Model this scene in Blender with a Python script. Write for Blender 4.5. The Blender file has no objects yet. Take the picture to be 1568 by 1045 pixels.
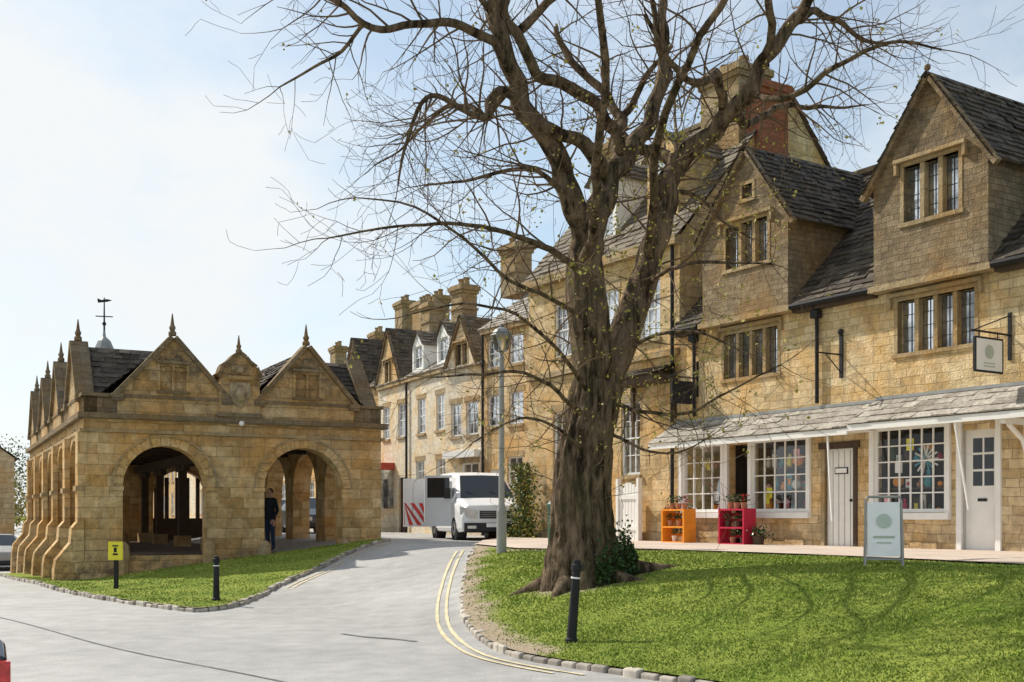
import bpy, bmesh, math, random
from mathutils import Vector, geometry, noise as mn
R=random.Random(7)
sc=bpy.context.scene
# ------------------------------------------------------------------ helpers
def ss(a,b,t):
    t=max(0,min(1,(t-a)/(b-a))); return t*t*(3-2*t)
def h(X,Y):
    w=.887*X+.461*Y; v=-.461*X+.887*Y
    near=.9*ss(5.4,11.6,w)
    far=.9*max(0,min(1,(w-3.2)/7.3))
    k=ss(17,27,v)
    z=near*(1-k)+far*k
    fall=-.03*max(0,min(20,v-28))*(1-ss(3,8,w))
    return z+fall
MATS={}
def newmat(name):
    m=bpy.data.materials.new(name); m.use_nodes=True
    nt=m.node_tree; b=nt.nodes['Principled BSDF']; MATS[name]=m
    return m,nt,b
def N(nt,t,**k):
    n=nt.nodes.new(t)
    for a,b in k.items(): setattr(n,a,b)
    return n
def L(nt,a,b): nt.links.new(a,b)
def mixc(nt,fac,a,b,mode='MIX'):
    n=nt.nodes.new('ShaderNodeMix'); n.data_type='RGBA'; n.blend_type=mode
    for s,i in ((fac,0),(a,6),(b,7)):
        if hasattr(s,'links'): L(nt,s,n.inputs[i])
        elif isinstance(s,(int,float)): n.inputs[i].default_value=s
        else: n.inputs[i].default_value=(*s,1)
    return n.outputs[2]
def ramp(nt,src,a,b,va=0,vb=1):
    n=N(nt,'ShaderNodeMapRange'); n.clamp=True
    L(nt,src,n.inputs[0]); n.inputs[1].default_value=a; n.inputs[2].default_value=b
    n.inputs[3].default_value=va; n.inputs[4].default_value=vb
    return n.outputs[0]
def noi(nt,scale,detail=5,vec=None,rough=.55):
    n=N(nt,'ShaderNodeTexNoise'); n.inputs['Scale'].default_value=scale; n.inputs['Detail'].default_value=detail
    n.inputs['Roughness'].default_value=rough
    if vec is None:
        g=N(nt,'ShaderNodeNewGeometry'); vec=g.outputs['Position']
    L(nt,vec,n.inputs['Vector']); return n.outputs['Fac']
def bump(nt,b,src,dist=.02,st=1):
    n=N(nt,'ShaderNodeBump'); n.inputs['Distance'].default_value=dist; n.inputs['Strength'].default_value=st
    L(nt,src,n.inputs['Height']); L(nt,n.outputs[0],b.inputs['Normal'])
def plain(name,col,rough=.7,spec=.4,metal=0,var=.25,nscale=4,bmp=.003,island=0):
    m,nt,b=newmat(name)
    n=noi(nt,nscale)
    c=mixc(nt,ramp(nt,n,.3,.7),[x*(1-var) for x in col],[min(1,x*(1+var)) for x in col])
    if island:
        g=N(nt,'ShaderNodeNewGeometry')
        c=mixc(nt,1.0,c,mixc(nt,g.outputs['Random Per Island'],(1-island,)*3,(1,1,1)),'MULTIPLY')
    L(nt,c,b.inputs['Base Color']); b.inputs['Roughness'].default_value=rough
    b.inputs['Specular IOR Level'].default_value=spec; b.inputs['Metallic'].default_value=metal
    if bmp: bump(nt,b,noi(nt,nscale*8),bmp)
    return m
def stone(name,c1,c2,mortar,bw=.42,bh=.2,stain=.4,sz0=None,sz1=None,stcol=(.10,.085,.065),base=None):
    m,nt,b=newmat(name)
    uv=N(nt,'ShaderNodeUVMap')
    nz=N(nt,'ShaderNodeTexNoise'); nz.inputs['Scale'].default_value=1.6; L(nt,uv.outputs[0],nz.inputs['Vector'])
    ad=N(nt,'ShaderNodeVectorMath',operation='MULTIPLY_ADD'); L(nt,nz.outputs['Color'],ad.inputs[0])
    ad.inputs[1].default_value=(.08,.08,0); L(nt,uv.outputs[0],ad.inputs[2])
    br=N(nt,'ShaderNodeTexBrick'); br.offset=.43; br.squash=.7; br.squash_frequency=3
    L(nt,ad.outputs[0],br.inputs['Vector'])
    for k,v in (('Scale',1),('Brick Width',bw),('Row Height',bh),('Mortar Size',.008),('Mortar Smooth',.7),('Bias',-.05)): br.inputs[k].default_value=v
    br.inputs['Color1'].default_value=(*c1,1); br.inputs['Color2'].default_value=(*c2,1); br.inputs['Mortar'].default_value=(*mortar,1)
    n1=noi(nt,.9,6); n2=noi(nt,7,6,rough=.7); n3=noi(nt,30,4)
    c=br.outputs['Color']
    mid=[(x+y)/2 for x,y in zip(c1,c2)]
    c=mixc(nt,ramp(nt,n1,.42,.62,0,.65),c,[x*y for x,y in zip(mid,(1.1,.84,.50))])
    c=mixc(nt,ramp(nt,noi(nt,1.7,5),.52,.68,0,.55),c,[min(1,x*y) for x,y in zip(c2,(1.1,1.12,1.18))])
    c=mixc(nt,1.0,c,mixc(nt,ramp(nt,n2,.25,.75),(.66,.65,.64),(1.2,1.18,1.14)),'MULTIPLY')
    f=ramp(nt,noi(nt,2.2,8,rough=.72),.50,.72,0,stain)
    g=N(nt,'ShaderNodeNewGeometry'); sp=N(nt,'ShaderNodeSeparateXYZ'); L(nt,g.outputs['Position'],sp.inputs[0])
    if sz0 is not None:
        hz=ramp(nt,sp.outputs[2],sz0,sz1)
        nn=ramp(nt,noi(nt,3.0,8,rough=.75),.34,.6)
        mm=N(nt,'ShaderNodeMath',operation='MULTIPLY'); L(nt,hz,mm.inputs[0]); L(nt,nn,mm.inputs[1])
        m2=N(nt,'ShaderNodeMath',operation='MAXIMUM'); L(nt,mm.outputs[0],m2.inputs[0]); L(nt,f,m2.inputs[1]); 
        f=m2.outputs[0]
    if base:   # damp, dirty foot of the wall and vertical run-off streaks
        mp=N(nt,'ShaderNodeMapping'); mp.inputs['Scale'].default_value=(1,1,.16); L(nt,g.outputs['Position'],mp.inputs['Vector'])
        stv=ramp(nt,noi(nt,3.4,6,mp.outputs[0],.65),.54,.70,0,.5)
        hz=ramp(nt,sp.outputs[2],base,base+1.3,.9,0)
        nn=ramp(nt,noi(nt,2.6,7,rough=.7),.42,.60)
        mm=N(nt,'ShaderNodeMath',operation='MULTIPLY'); L(nt,hz,mm.inputs[0]); L(nt,nn,mm.inputs[1])
        for q in (mm.outputs[0],stv):
            m2=N(nt,'ShaderNodeMath',operation='MAXIMUM'); L(nt,q,m2.inputs[0]); L(nt,f,m2.inputs[1]); f=m2.outputs[0]
    m3=N(nt,'ShaderNodeMath',operation='MULTIPLY'); L(nt,f,m3.inputs[0]); m3.inputs[1].default_value=.85; f=m3.outputs[0]
    c=mixc(nt,f,c,stcol)
    L(nt,c,b.inputs['Base Color']); b.inputs['Roughness'].default_value=.9; b.inputs['Specular IOR Level'].default_value=.15
    hh=N(nt,'ShaderNodeMath',operation='MULTIPLY_ADD'); L(nt,br.outputs['Fac'],hh.inputs[0]); hh.inputs[1].default_value=-.5
    h2=N(nt,'ShaderNodeMath',operation='ADD'); L(nt,n2,h2.inputs[0]); L(nt,n3,h2.inputs[1]); L(nt,h2.outputs[0],hh.inputs[2])
    bump(nt,b,hh.outputs[0],.03,.9)
    return m
def slate(name,c1,c2,rough=.8,spec=.2):
    m,nt,b=newmat(name)
    g=N(nt,'ShaderNodeNewGeometry')
    c=mixc(nt,g.outputs['Random Per Island'],c1,c2)
    c=mixc(nt,ramp(nt,noi(nt,1.3,7,rough=.7),.5,.7,0,.6),c,(.17,.14,.085))
    c=mixc(nt,ramp(nt,noi(nt,4,7,rough=.75),.6,.72,0,.5),c,(.30,.28,.24))
    c=mixc(nt,1.0,c,mixc(nt,ramp(nt,noi(nt,14,5),.3,.7),(.6,.6,.6),(1.25,1.25,1.25)),'MULTIPLY')
    L(nt,c,b.inputs['Base Color']); b.inputs['Roughness'].default_value=rough; b.inputs['Specular IOR Level'].default_value=spec
    bump(nt,b,noi(nt,22,5),.02)
    return m
# ------------------------------------------------------------------ materials
stone('stone_shop',(.58,.42,.22),(.86,.70,.45),(.48,.37,.23),.38,.16,.4,5.6,9.5,(.17,.135,.09),base=.7)
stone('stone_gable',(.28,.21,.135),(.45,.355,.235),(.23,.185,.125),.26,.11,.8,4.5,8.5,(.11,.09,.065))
stone('stone_trim',(.40,.31,.19),(.50,.395,.25),(.35,.27,.17),.9,.5,.6,None,None,(.13,.11,.08))
stone('stone_town',(.56,.40,.205),(.80,.63,.39),(.48,.36,.21),.52,.25,.4,base=.7)
stone('stone_hall',(.50,.32,.14),(.82,.62,.36),(.42,.30,.16),.58,.26,.65,3.2,5.4,(.10,.08,.06),base=.3)
stone('stone_hall_dark',(.19,.15,.10),(.30,.235,.155),(.16,.13,.085),.5,.25,.6)
stone('stone_cream',(.76,.67,.52),(.82,.76,.63),(.72,.64,.51),.6,.3,.2)
stone('stone_hill',(.48,.35,.19),(.68,.53,.33),(.42,.32,.2),.5,.25,.5)
stone('stone_stack',(.32,.245,.15),(.46,.365,.24),(.28,.21,.14),.5,.25,.8)
stone('brick_red',(.28,.09,.05),(.42,.16,.09),(.33,.25,.19),.22,.075,.4)
slate('slate_dark',(.055,.045,.037),(.14,.115,.09))
slate('slate_brown',(.12,.10,.08),(.25,.21,.16))
slate('slate_light',(.30,.27,.235),(.52,.48,.42))
plain('white_paint',(.82,.81,.78),.45,.4,var=.05,bmp=.001)
plain('black_metal',(.025,.025,.027),.7,.2,var=.2)
plain('grey_metal',(.30,.30,.29),.5,.5,var=.12)
plain('dark_wood',(.07,.045,.03),.8)
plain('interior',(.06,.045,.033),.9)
plain('cobble',(.14,.11,.085),.9,var=.4,nscale=6)
plain('tyre',(.02,.02,.02),.85)
plain('van_white',(.82,.83,.84),.3,.5,var=.03,bmp=0)
plain('car_red',(.40,.02,.03),.2,.6,var=.1,bmp=0)
plain('tail_light',(.60,.03,.03),.1,.8,var=.5,nscale=14,bmp=0)
plain('car_dark',(.03,.035,.045),.25,.6,var=.2,bmp=0)
plain('black_plastic',(.03,.03,.032),.6,.3)
plain('chevron_red',(.66,.05,.05),.4)
plain('yellow_paint',(.68,.58,.38),.8,.2,var=.25,nscale=9)
plain('tar',(.20,.198,.195),.6,.4,var=.4,nscale=8)
plain('kerb_stone',(.54,.49,.42),.9,.2,var=.3,nscale=3,island=.5)
plain('path_stone',(.58,.48,.40),.9,.2,var=.15,nscale=1.5,bmp=.006)
plain('sign_yellow',(.80,.70,.04),.5,var=.05)
plain('sign_white',(.86,.86,.84),.5,var=.04)
plain('sign_green',(.46,.53,.45),.5,var=.1)
plain('orange_paint',(.85,.30,.02),.5,var=.12)
plain('red_paint',(.50,.015,.05),.5,var=.12)
plain('green_leaf',(.05,.10,.025),.6,.3,var=.5,nscale=12,island=.5)
plain('spring_leaf',(.44,.38,.08),.6,.3,var=.3,nscale=5,island=.35)
plain('ivy_leaf',(.09,.14,.03),.5,.4,var=.4,nscale=8,island=.5)
plain('flower_red',(.6,.03,.04),.6)
plain('terracotta',(.40,.20,.12),.8)
plain('cloth_dark',(.025,.03,.04),.9,.1)
plain('denim',(.04,.06,.11),.9,.1)
plain('skin',(.55,.33,.24),.6,.3,var=.08)
plain('hair',(.06,.035,.02),.6)
plain('shield',(.36,.28,.18),.9,.1,var=.5,nscale=6,bmp=.01)
plain('ceramic',(.66,.63,.57),.3,.5,var=.2)
plain('teal_paint',(.06,.30,.38),.5)
plain('pink_paper',(.75,.35,.38),.6)
plain('bin_green',(.02,.09,.06),.4)
plain('lead',(.30,.31,.31),.6,.4,var=.2)
plain('lead_came',(.06,.06,.06),.6,.4,var=.2)
plain('fascia_red',(.45,.06,.04),.5)
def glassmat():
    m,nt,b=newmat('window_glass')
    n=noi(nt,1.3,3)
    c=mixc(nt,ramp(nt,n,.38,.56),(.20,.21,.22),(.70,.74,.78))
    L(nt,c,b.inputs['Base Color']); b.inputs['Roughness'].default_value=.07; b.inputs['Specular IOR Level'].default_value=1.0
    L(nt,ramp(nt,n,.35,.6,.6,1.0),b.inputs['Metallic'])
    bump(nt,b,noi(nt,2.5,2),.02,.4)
    m,nt,b=newmat('vehicle_glass')
    b.inputs['Base Color'].default_value=(.02,.025,.03,1); b.inputs['Roughness'].default_value=.05; b.inputs['Specular IOR Level'].default_value=.5
    m,nt,b=newmat('clear_glass'); nt.nodes.remove(b)
    o=nt.nodes['Material Output']; t=N(nt,'ShaderNodeBsdfTransparent'); t.inputs[0].default_value=(.92,.94,.94,1)
    g=N(nt,'ShaderNodeBsdfGlossy'); g.inputs['Roughness'].default_value=.03
    f=N(nt,'ShaderNodeFresnel'); f.inputs[0].default_value=1.35; mx=N(nt,'ShaderNodeMixShader')
    L(nt,f.outputs[0],mx.inputs[0]); L(nt,t.outputs[0],mx.inputs[1]); L(nt,g.outputs[0],mx.inputs[2]); L(nt,mx.outputs[0],o.inputs[0])
glassmat()
def barkmat():
    m,nt,b=newmat('bark')
    g=N(nt,'ShaderNodeNewGeometry'); mp=N(nt,'ShaderNodeMapping'); mp.inputs['Scale'].default_value=(1,1,.20)
    L(nt,g.outputs['Position'],mp.inputs['Vector'])
    n=noi(nt,8,8,mp.outputs[0],.7); n2=noi(nt,1.5,4)
    c=mixc(nt,ramp(nt,n,.40,.60),(.035,.025,.016),(.28,.20,.135))
    c=mixc(nt,ramp(nt,n2,.48,.72,0,.4),c,(.16,.14,.075))
    L(nt,c,b.inputs['Base Color']); b.inputs['Roughness'].default_value=.95; b.inputs['Specular IOR Level'].default_value=.1
    bump(nt,b,n,.12,1)
barkmat()
plain('twig',(.14,.095,.06),.9,.1)
def grassmat():
    m,nt,b=newmat('grass_turf')
    at=N(nt,'ShaderNodeAttribute'); at.attribute_name='bare'
    n=noi(nt,.8,6); n2=noi(nt,12,6,rough=.7); n3=noi(nt,60,3)
    c=mixc(nt,ramp(nt,n,.35,.65),(.14,.21,.03),(.28,.33,.07))
    c=mixc(nt,1.0,c,mixc(nt,ramp(nt,n2,.3,.7),(.65,.65,.6),(1.3,1.25,1.1)),'MULTIPLY')
    e=mixc(nt,ramp(nt,n2,.3,.7),(.28,.21,.145),(.48,.40,.30))
    s=N(nt,'ShaderNodeMath',operation='MULTIPLY_ADD'); L(nt,n2,s.inputs[0]); s.inputs[1].default_value=.9; 
    s2=N(nt,'ShaderNodeMath',operation='ADD'); L(nt,at.outputs['Fac'],s2.inputs[0]); s2.inputs[1].default_value=-.45; L(nt,s2.outputs[0],s.inputs[2])
    c=mixc(nt,ramp(nt,s.outputs[0],.38,.62),c,e)
    L(nt,c,b.inputs['Base Color']); b.inputs['Roughness'].default_value=.95; b.inputs['Specular IOR Level'].default_value=.1
    bump(nt,b,n3,.015)
    m,nt,b=newmat('grass_blade')
    g=N(nt,'ShaderNodeNewGeometry')
    c=mixc(nt,g.outputs['Random Per Island'],(.15,.24,.025),(.42,.46,.11))
    c=mixc(nt,1.0,c,mixc(nt,ramp(nt,noi(nt,.9,4),.35,.65),(.72,.8,.65),(1.15,1.1,1.1)),'MULTIPLY')
    L(nt,c,b.inputs['Base Color']); b.inputs['Roughness'].default_value=.7; b.inputs['Specular IOR Level'].default_value=.2
    m,nt,b=newmat('asphalt')
    n=noi(nt,.35,6,rough=.6); n2=noi(nt,45,4,rough=.75); n3=noi(nt,3,6)
    c=mixc(nt,ramp(nt,n,.35,.65),(.38,.372,.358),(.48,.47,.452))
    c=mixc(nt,1.0,c,mixc(nt,ramp(nt,n3,.3,.7),(.82,.82,.82),(1.1,1.1,1.1)),'MULTIPLY')
    c=mixc(nt,1.0,c,mixc(nt,ramp(nt,n2,.3,.7),(.68,.68,.68),(1.25,1.25,1.25)),'MULTIPLY')
    L(nt,c,b.inputs['Base Color']); b.inputs['Roughness'].default_value=.6; b.inputs['Specular IOR Level'].default_value=.4
    bump(nt,b,n2,.012)
grassmat()
# ------------------------------------------------------------------ mesh builder
class MB:
    def __init__(s): s.v=[]; s.f=[]; s.m=[]
    def poly(s,pts,mat):
        i=len(s.v); s.v+= [tuple(p) for p in pts]; s.f.append(tuple(range(i,i+len(pts)))); s.m.append(mat)
    def hexa(s,p,mat):
        i=len(s.v); s.v+=[tuple(q) for q in p]
        for f in ((0,1,2,3),(7,6,5,4),(0,4,5,1),(1,5,6,2),(2,6,7,3),(3,7,4,0)):
            s.f.append(tuple(i+k for k in f)); s.m.append(mat)
    def box(s,x0,x1,y0,y1,z0,z1,mat):
        s.hexa([(x0,y0,z0),(x1,y0,z0),(x1,y1,z0),(x0,y1,z0),(x0,y0,z1),(x1,y0,z1),(x1,y1,z1),(x0,y1,z1)],mat)
    def tube(s,pts,rad,n,mat,cap=True,fn=None):
        pts=[Vector(p) for p in pts]; i0=len(s.v); a=None
        for k,p in enumerate(pts):
            t=(pts[min(k+1,len(pts)-1)]-pts[max(k-1,0)]).normalized()
            if a is None:
                a=t.cross(Vector((0,1,.01))); 
                if a.length<.1: a=t.cross(Vector((1,0,0)))
            a=(a-t*a.dot(t)).normalized(); b=t.cross(a)
            for j in range(n):
                an=2*math.pi*j/n; r=rad[k]*(fn(k,an,p) if fn else 1)
                s.v.append(tuple(p+a*math.cos(an)*r+b*math.sin(an)*r))
        for k in range(len(pts)-1):
            for j in range(n):
                j2=(j+1)%n
                s.f.append((i0+k*n+j,i0+k*n+j2,i0+(k+1)*n+j2,i0+(k+1)*n+j)); s.m.append(mat)
        if cap:
            s.f.append(tuple(i0+j for j in range(n))[::-1]); s.m.append(mat)
            e=i0+(len(pts)-1)*n; s.f.append(tuple(e+j for j in range(n))); s.m.append(mat)
    def lathe(s,c,prof,n,mat):
        s.tube([(c[0],c[1],c[2]+z) for r,z in prof],[r for r,z in prof],n,mat)
    def ball(s,c,r,mat,n=8,sz=1):
        s.lathe((c[0],c[1],c[2]),[(max(.001,r*math.sin(math.pi*k/n)),-r*sz*math.cos(math.pi*k/n)) for k in range(n+1)],10,mat)
    def obj(s,name,parent=None,smooth=False,attr=None):
        me=bpy.data.meshes.new(name); me.from_pydata(s.v,[],s.f)
        names=[]; 
        for m in s.m:
            if m not in names: names.append(m)
        for m in names: me.materials.append(MATS[m])
        idx={m:i for i,m in enumerate(names)}
        me.polygons.foreach_set('material_index',[idx[m] for m in s.m])
        if smooth: me.polygons.foreach_set('use_smooth',[True]*len(s.f))
        me.update()
        if len(s.f)<60000:
            uv=me.uv_layers.new(name='UVMap'); Z=Vector((0,0,1))
            data=[0.0]*(2*len(me.loops))
            for p in me.polygons:
                n=p.normal
                if abs(n.z)>.97: t=Vector((1,0,0)); b=Vector((0,1,0))
                else:
                    t=Z.cross(n).normalized()
                    if t.x<0 or (abs(t.x)<1e-6 and t.y<0): t=-t
                    b=n.cross(t); b=b if b.z>0 else -b
                for li in p.loop_indices:
                    co=me.vertices[me.loops[li].vertex_index].co
                    data[2*li]=co.dot(t)+31; data[2*li+1]=co.dot(b)+7
            uv.data.foreach_set('uv',data)
        o=bpy.data.objects.new(name,me); sc.collection.objects.link(o)
        if parent: o.parent=parent
        return o
def empty(name,loc=(0,0,0)):
    e=bpy.data.objects.new(name,None); sc.collection.objects.link(e); e.empty_display_size=.3
    return e
class Fr:
    def __init__(s,A,D,Nn):
        s.A=Vector((A[0],A[1],0)); s.D=Vector((D[0],D[1],0)).normalized(); s.N=Vector((Nn[0],Nn[1],0)).normalized()
    def p(s,u,z,o=0): q=s.A+s.D*u+s.N*o; return Vector((q.x,q.y,z))
    def box(s,mb,u0,u1,z0,z1,o0,o1,mat):
        mb.hexa([s.p(u0,z0,o0),s.p(u1,z0,o0),s.p(u1,z0,o1),s.p(u0,z0,o1),s.p(u0,z1,o0),s.p(u1,z1,o0),s.p(u1,z1,o1),s.p(u0,z1,o1)],mat)
    def slant(s,mb,u0,z0,u1,z1,t,o0,o1,mat):
        d=Vector((u1-u0,z1-z0)).normalized(); n=Vector((-d.y,d.x))*t
        if n.y<0: n=-n
        q=[(u0,z0),(u1,z1),(u1+n.x,z1+n.y),(u0+n.x,z0+n.y)]
        mb.hexa([s.p(a,b,o0) for a,b in q]+[s.p(a,b,o1) for a,b in q],mat)
def inpoly(x,y,P):
    c=False; j=len(P)-1
    for i in range(len(P)):
        xi,yi=P[i][0],P[i][1]; xj,yj=P[j][0],P[j][1]
        if (yi>y)!=(yj>y) and x<(xj-xi)*(y-yi)/(yj-yi)+xi: c=not c
        j=i
    return c
def tri(outer,holes=(),extra=()):
    V=[];E=[]
    for P in [outer]+list(holes):
        i=len(V); V+=[Vector((p[0],p[1])) for p in P]; E+=[(i+k,i+(k+1)%len(P)) for k in range(len(P))]
    V+=[Vector(p) for p in extra]
    v,e,f,_,_,_=geometry.delaunay_2d_cdt(V,E,[],0,1e-5)
    out=[]
    for t in f:
        cx=sum(v[i].x for i in t)/len(t); cy=sum(v[i].y for i in t)/len(t)
        if inpoly(cx,cy,outer) and not any(inpoly(cx,cy,H) for H in holes): out.append(t)
    return v,out
def rect(u0,u1,z0,z1): return [(u0,z0),(u1,z0),(u1,z1),(u0,z1)]
def wall(mb,fr,outer,holes,mat,o=0,depth=.18,rev=None,edge=0):
    v,f=tri(outer,holes)
    for t in f: mb.poly([fr.p(v[i].x,v[i].y,o) for i in t],mat)
    if depth:
        for H in holes:
            for k in range(len(H)):
                a=H[k]; b=H[(k+1)%len(H)]
                mb.poly([fr.p(a[0],a[1],o),fr.p(b[0],b[1],o),fr.p(b[0],b[1],o-depth),fr.p(a[0],a[1],o-depth)],rev or mat)
    if edge:
        for k in range(len(outer)):
            a=outer[k]; b=outer[(k+1)%len(outer)]
            mb.poly([fr.p(a[0],a[1],o),fr.p(b[0],b[1],o),fr.p(b[0],b[1],o-edge),fr.p(a[0],a[1],o-edge)],mat)
def roof(mb,e0,e1,r1,r0,mat,course=.2,w=.28,thick=.035):
    e0,e1,r1,r0=[Vector(p) for p in (e0,e1,r1,r0)]
    sl=((r0-e0).length+(r1-e1).length)/2; nc=max(2,int(sl/course))
    n=(e1-e0).cross(r0-e0)
    if n.length<1e-6: n=(e1-e0).cross(r1-e0)
    n.normalize(); 
    if n.z<0: n=-n
    mb.poly([e0,e1,r1,r0] if (r1-r0).length>.01 else [e0,e1,r1],mat)
    for c in range(nc):
        t0=c/nc; t1=min(1,(c+1.25)/nc)
        a0=e0.lerp(r0,t0); b0=e1.lerp(r1,t0); a1=e0.lerp(r0,t1); b1=e1.lerp(r1,t1)
        ww=w*(1.25-.5*t0); k=max(1,int((b0-a0).length/ww)); off=R.random()*.9
        s=[0]+[min(1,max(0,(i+off+R.uniform(-.15,.15))/k)) for i in range(k)]+[1]
        for i in range(len(s)-1):
            if s[i+1]-s[i]<.002: continue
            l=thick*R.uniform(.5,1.6); j=R.uniform(-.02,.02)*(1 if c else .6)
            dn=(a0-a1).normalized()*j if (a0-a1).length>0 else Vector()
            A=a0.lerp(b0,s[i])+n*l+dn; B=a0.lerp(b0,s[i+1])+n*l*R.uniform(.6,1.3)+dn
            C=a1.lerp(b1,s[i+1])+n*.006; D=a1.lerp(b1,s[i])+n*.006
            i0=len(mb.v); mb.v+=[tuple(q) for q in (A,B,C,D,A-n*l,B-n*l)]
            mb.f+=[(i0,i0+1,i0+2,i0+3),(i0+4,i0+5,i0+1,i0)]; mb.m+=[mat,mat]
def win_stone(mb,fr,u0,u1,z0,z1,n,o=0,drip=True,trim='stone_trim'):
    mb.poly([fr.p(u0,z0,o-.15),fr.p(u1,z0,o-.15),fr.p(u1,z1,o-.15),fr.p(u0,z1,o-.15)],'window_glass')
    t=.075
    fr.box(mb,u0-t,u0,z0,z1,o-.12,o+.012,trim); fr.box(mb,u1,u1+t,z0,z1,o-.12,o+.012,trim)
    fr.box(mb,u0-t,u1+t,z1,z1+t,o-.12,o+.013,trim); fr.box(mb,u0-t-.03,u1+t+.03,z0-t,z0,o-.12,o+.04,trim)
    lw=(u1-u0)/n
    for i in range(1,n): fr.box(mb,u0+lw*i-.045,u0+lw*i+.045,z0,z1,o-.14,o-.01,trim)
    for i in range(n):
        a=u0+lw*i; b=a+lw
        fr.box(mb,(a+b)/2-.006,(a+b)/2+.006,z0,z1,o-.146,o-.138,'lead_came')
        k=3
        for j in range(1,k+1):
            z=z0+(z1-z0)*j/(k+1); fr.box(mb,a+.045,b-.045,z-.005,z+.005,o-.145,o-.139,'lead_came')
    if drip:
        fr.box(mb,u0-.17,u1+.17,z1+.085,z1+.15,o-.02,o+.10,trim)
        fr.box(mb,u0-.17,u0-.11,z1-.12,z1+.085,o-.02,o+.08,trim); fr.box(mb,u1+.11,u1+.17,z1-.12,z1+.085,o-.02,o+.08,trim)
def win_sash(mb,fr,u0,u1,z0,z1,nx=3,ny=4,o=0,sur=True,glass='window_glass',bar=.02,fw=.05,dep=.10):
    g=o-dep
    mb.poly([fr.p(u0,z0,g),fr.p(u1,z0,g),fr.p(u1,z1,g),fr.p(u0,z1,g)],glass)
    w='white_paint'
    fr.box(mb,u0,u0+fw,z0,z1,g-.02,g+.04,w); fr.box(mb,u1-fw,u1,z0,z1,g-.02,g+.04,w)
    fr.box(mb,u0+fw,u1-fw,z1-fw,z1,g-.02,g+.039,w); fr.box(mb,u0+fw,u1-fw,z0,z0+fw*1.3,g-.02,g+.039,w)
    for i in range(1,nx):
        u=u0+fw+(u1-u0-2*fw)*i/nx; fr.box(mb,u-bar/2,u+bar/2,z0+fw*1.3,z1-fw,g-.01,g+.025,w)
    for j in range(1,ny):
        z=z0+fw*1.3+(z1-z0-2.3*fw)*j/ny; b=bar*(1.8 if (ny%2==0 and j==ny//2 and sur) else 1)
        fr.box(mb,u0+fw,u1-fw,z-b/2,z+b/2,g-.008,g+.028,w)
    if sur:
        fr.box(mb,u0-.06,u1+.06,z0-.09,z0,o-.05,o+.07,'stone_trim')
        fr.box(mb,u0-.10,u1+.10,z1,z1+.2,o-.02,o+.015,'stone_trim')
def chimney(mb,x,y,z0,z1,w,d,ang,mat,pots=2,potmat='stone_stack'):
    D=Vector((math.cos(ang),math.sin(ang),0)); f=Fr((x,y),D,(D.y,-D.x))
    f.box(mb,-w/2,w/2,z0,z1-.35,-d/2,d/2,mat)
    f.box(mb,-w/2-.05,w/2+.05,z0+(z1-z0)*.42,z0+(z1-z0)*.42+.09,-d/2-.05,d/2+.05,mat)
    f.box(mb,-w/2-.06,w/2+.06,z1-.35,z1-.22,-d/2-.06,d/2+.06,mat)
    f.box(mb,-w/2-.11,w/2+.11,z1-.22,z1-.06,-d/2-.11,d/2+.11,mat)
    f.box(mb,-w/2-.04,w/2+.04,z1-.06,z1,-d/2-.04,d/2+.04,mat)
    for i in range(pots):
        q=f.p((i+.5-pots/2)*w/max(pots,1),z1,0)
        mb.lathe(q,[(.14,-.02),(.12,.06),(.10,.22),(.13,.24),(.13,.3),(.09,.31)],10,potmat)
# ------------------------------------------------------------------ ground, road, grass
def axis(a,b,fa,fb,st):
    out=[]; x=fa
    while x<=fb+1e-6: out.append(x); x+=st
    s=st; x=fa
    while x>a: s*=1.5; x-=s; out.insert(0,max(x,a))
    s=st; x=fb
    while x<b: s*=1.5; x+=s; out.append(min(x,b))
    return out
def grid(xs,ys,fn,mat,name):
    mb=MB(); nx=len(xs)
    mb.v=[fn(x,y) for y in ys for x in xs]
    for j in range(len(ys)-1):
        for i in range(nx-1):
            mb.f.append((j*nx+i,j*nx+i+1,(j+1)*nx+i+1,(j+1)*nx+i)); mb.m.append(mat)
    return mb.obj(name,smooth=True)
grid(axis(-900,900,-40,40,1.0),axis(-300,1500,-10,70,1.0),lambda x,y:(x,y,h(x,y)-.10),'grass_turf','ground')
def wv(w,v): return (.8876*w-.4613*v,.4613*w+.8876*v)
def roadfn(w,v):
    X,Y=wv(w,v); return (X,Y,h(X,Y))
grid(axis(-14,26,-4,16,.4),axis(-40,160,-4,46,.4),roadfn,'asphalt','road')
GR_L=[(9.0,1.0),(6.0,4.3),(4.0,6.7),(2.85,8.5),(1.85,9.95),(1.12,10.95),(.33,12.0),(-.1,12.85),(-.44,14.3),(-.67,16.0),(-.82,18.5),(-.86,21.5),(-.8,24.6)]
GR_T=[(.1,22.6),(.83,21.7),(2.54,20),(4.33,17.7),(5.6,15.5),(6.5,13.6),(9.5,8.8),(12.2,4.5)]
GL=[(-16.6,36),(-12.6,28.6),(-9.5,23.4),(-7.0,20.2),(-5.45,18.5),(-5.1,18.4),(-4.82,19.0),(-4.7,20.6),(-4.65,22.3),(-4.2,24.2),(-3.95,26.4),(-3.3,30.4)]
def smooth(P,n=4):
    out=[]
    for i in range(len(P)-1):
        p0=Vector(P[max(i-1,0)]);p1=Vector(P[i]);p2=Vector(P[i+1]);p3=Vector(P[min(i+2,len(P)-1)])
        for k in range(n):
            t=k/n
            out.append(tuple(.5*((2*p1)+(p2-p0)*t+(2*p0-5*p1+4*p2-p3)*t*t+(3*p1-p0-3*p2+p3)*t**3)))
    out.append(tuple(P[-1])); return out
GRs=smooth(GR_L); GLs=smooth(GL); GR_Ts=smooth(GR_T)
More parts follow.
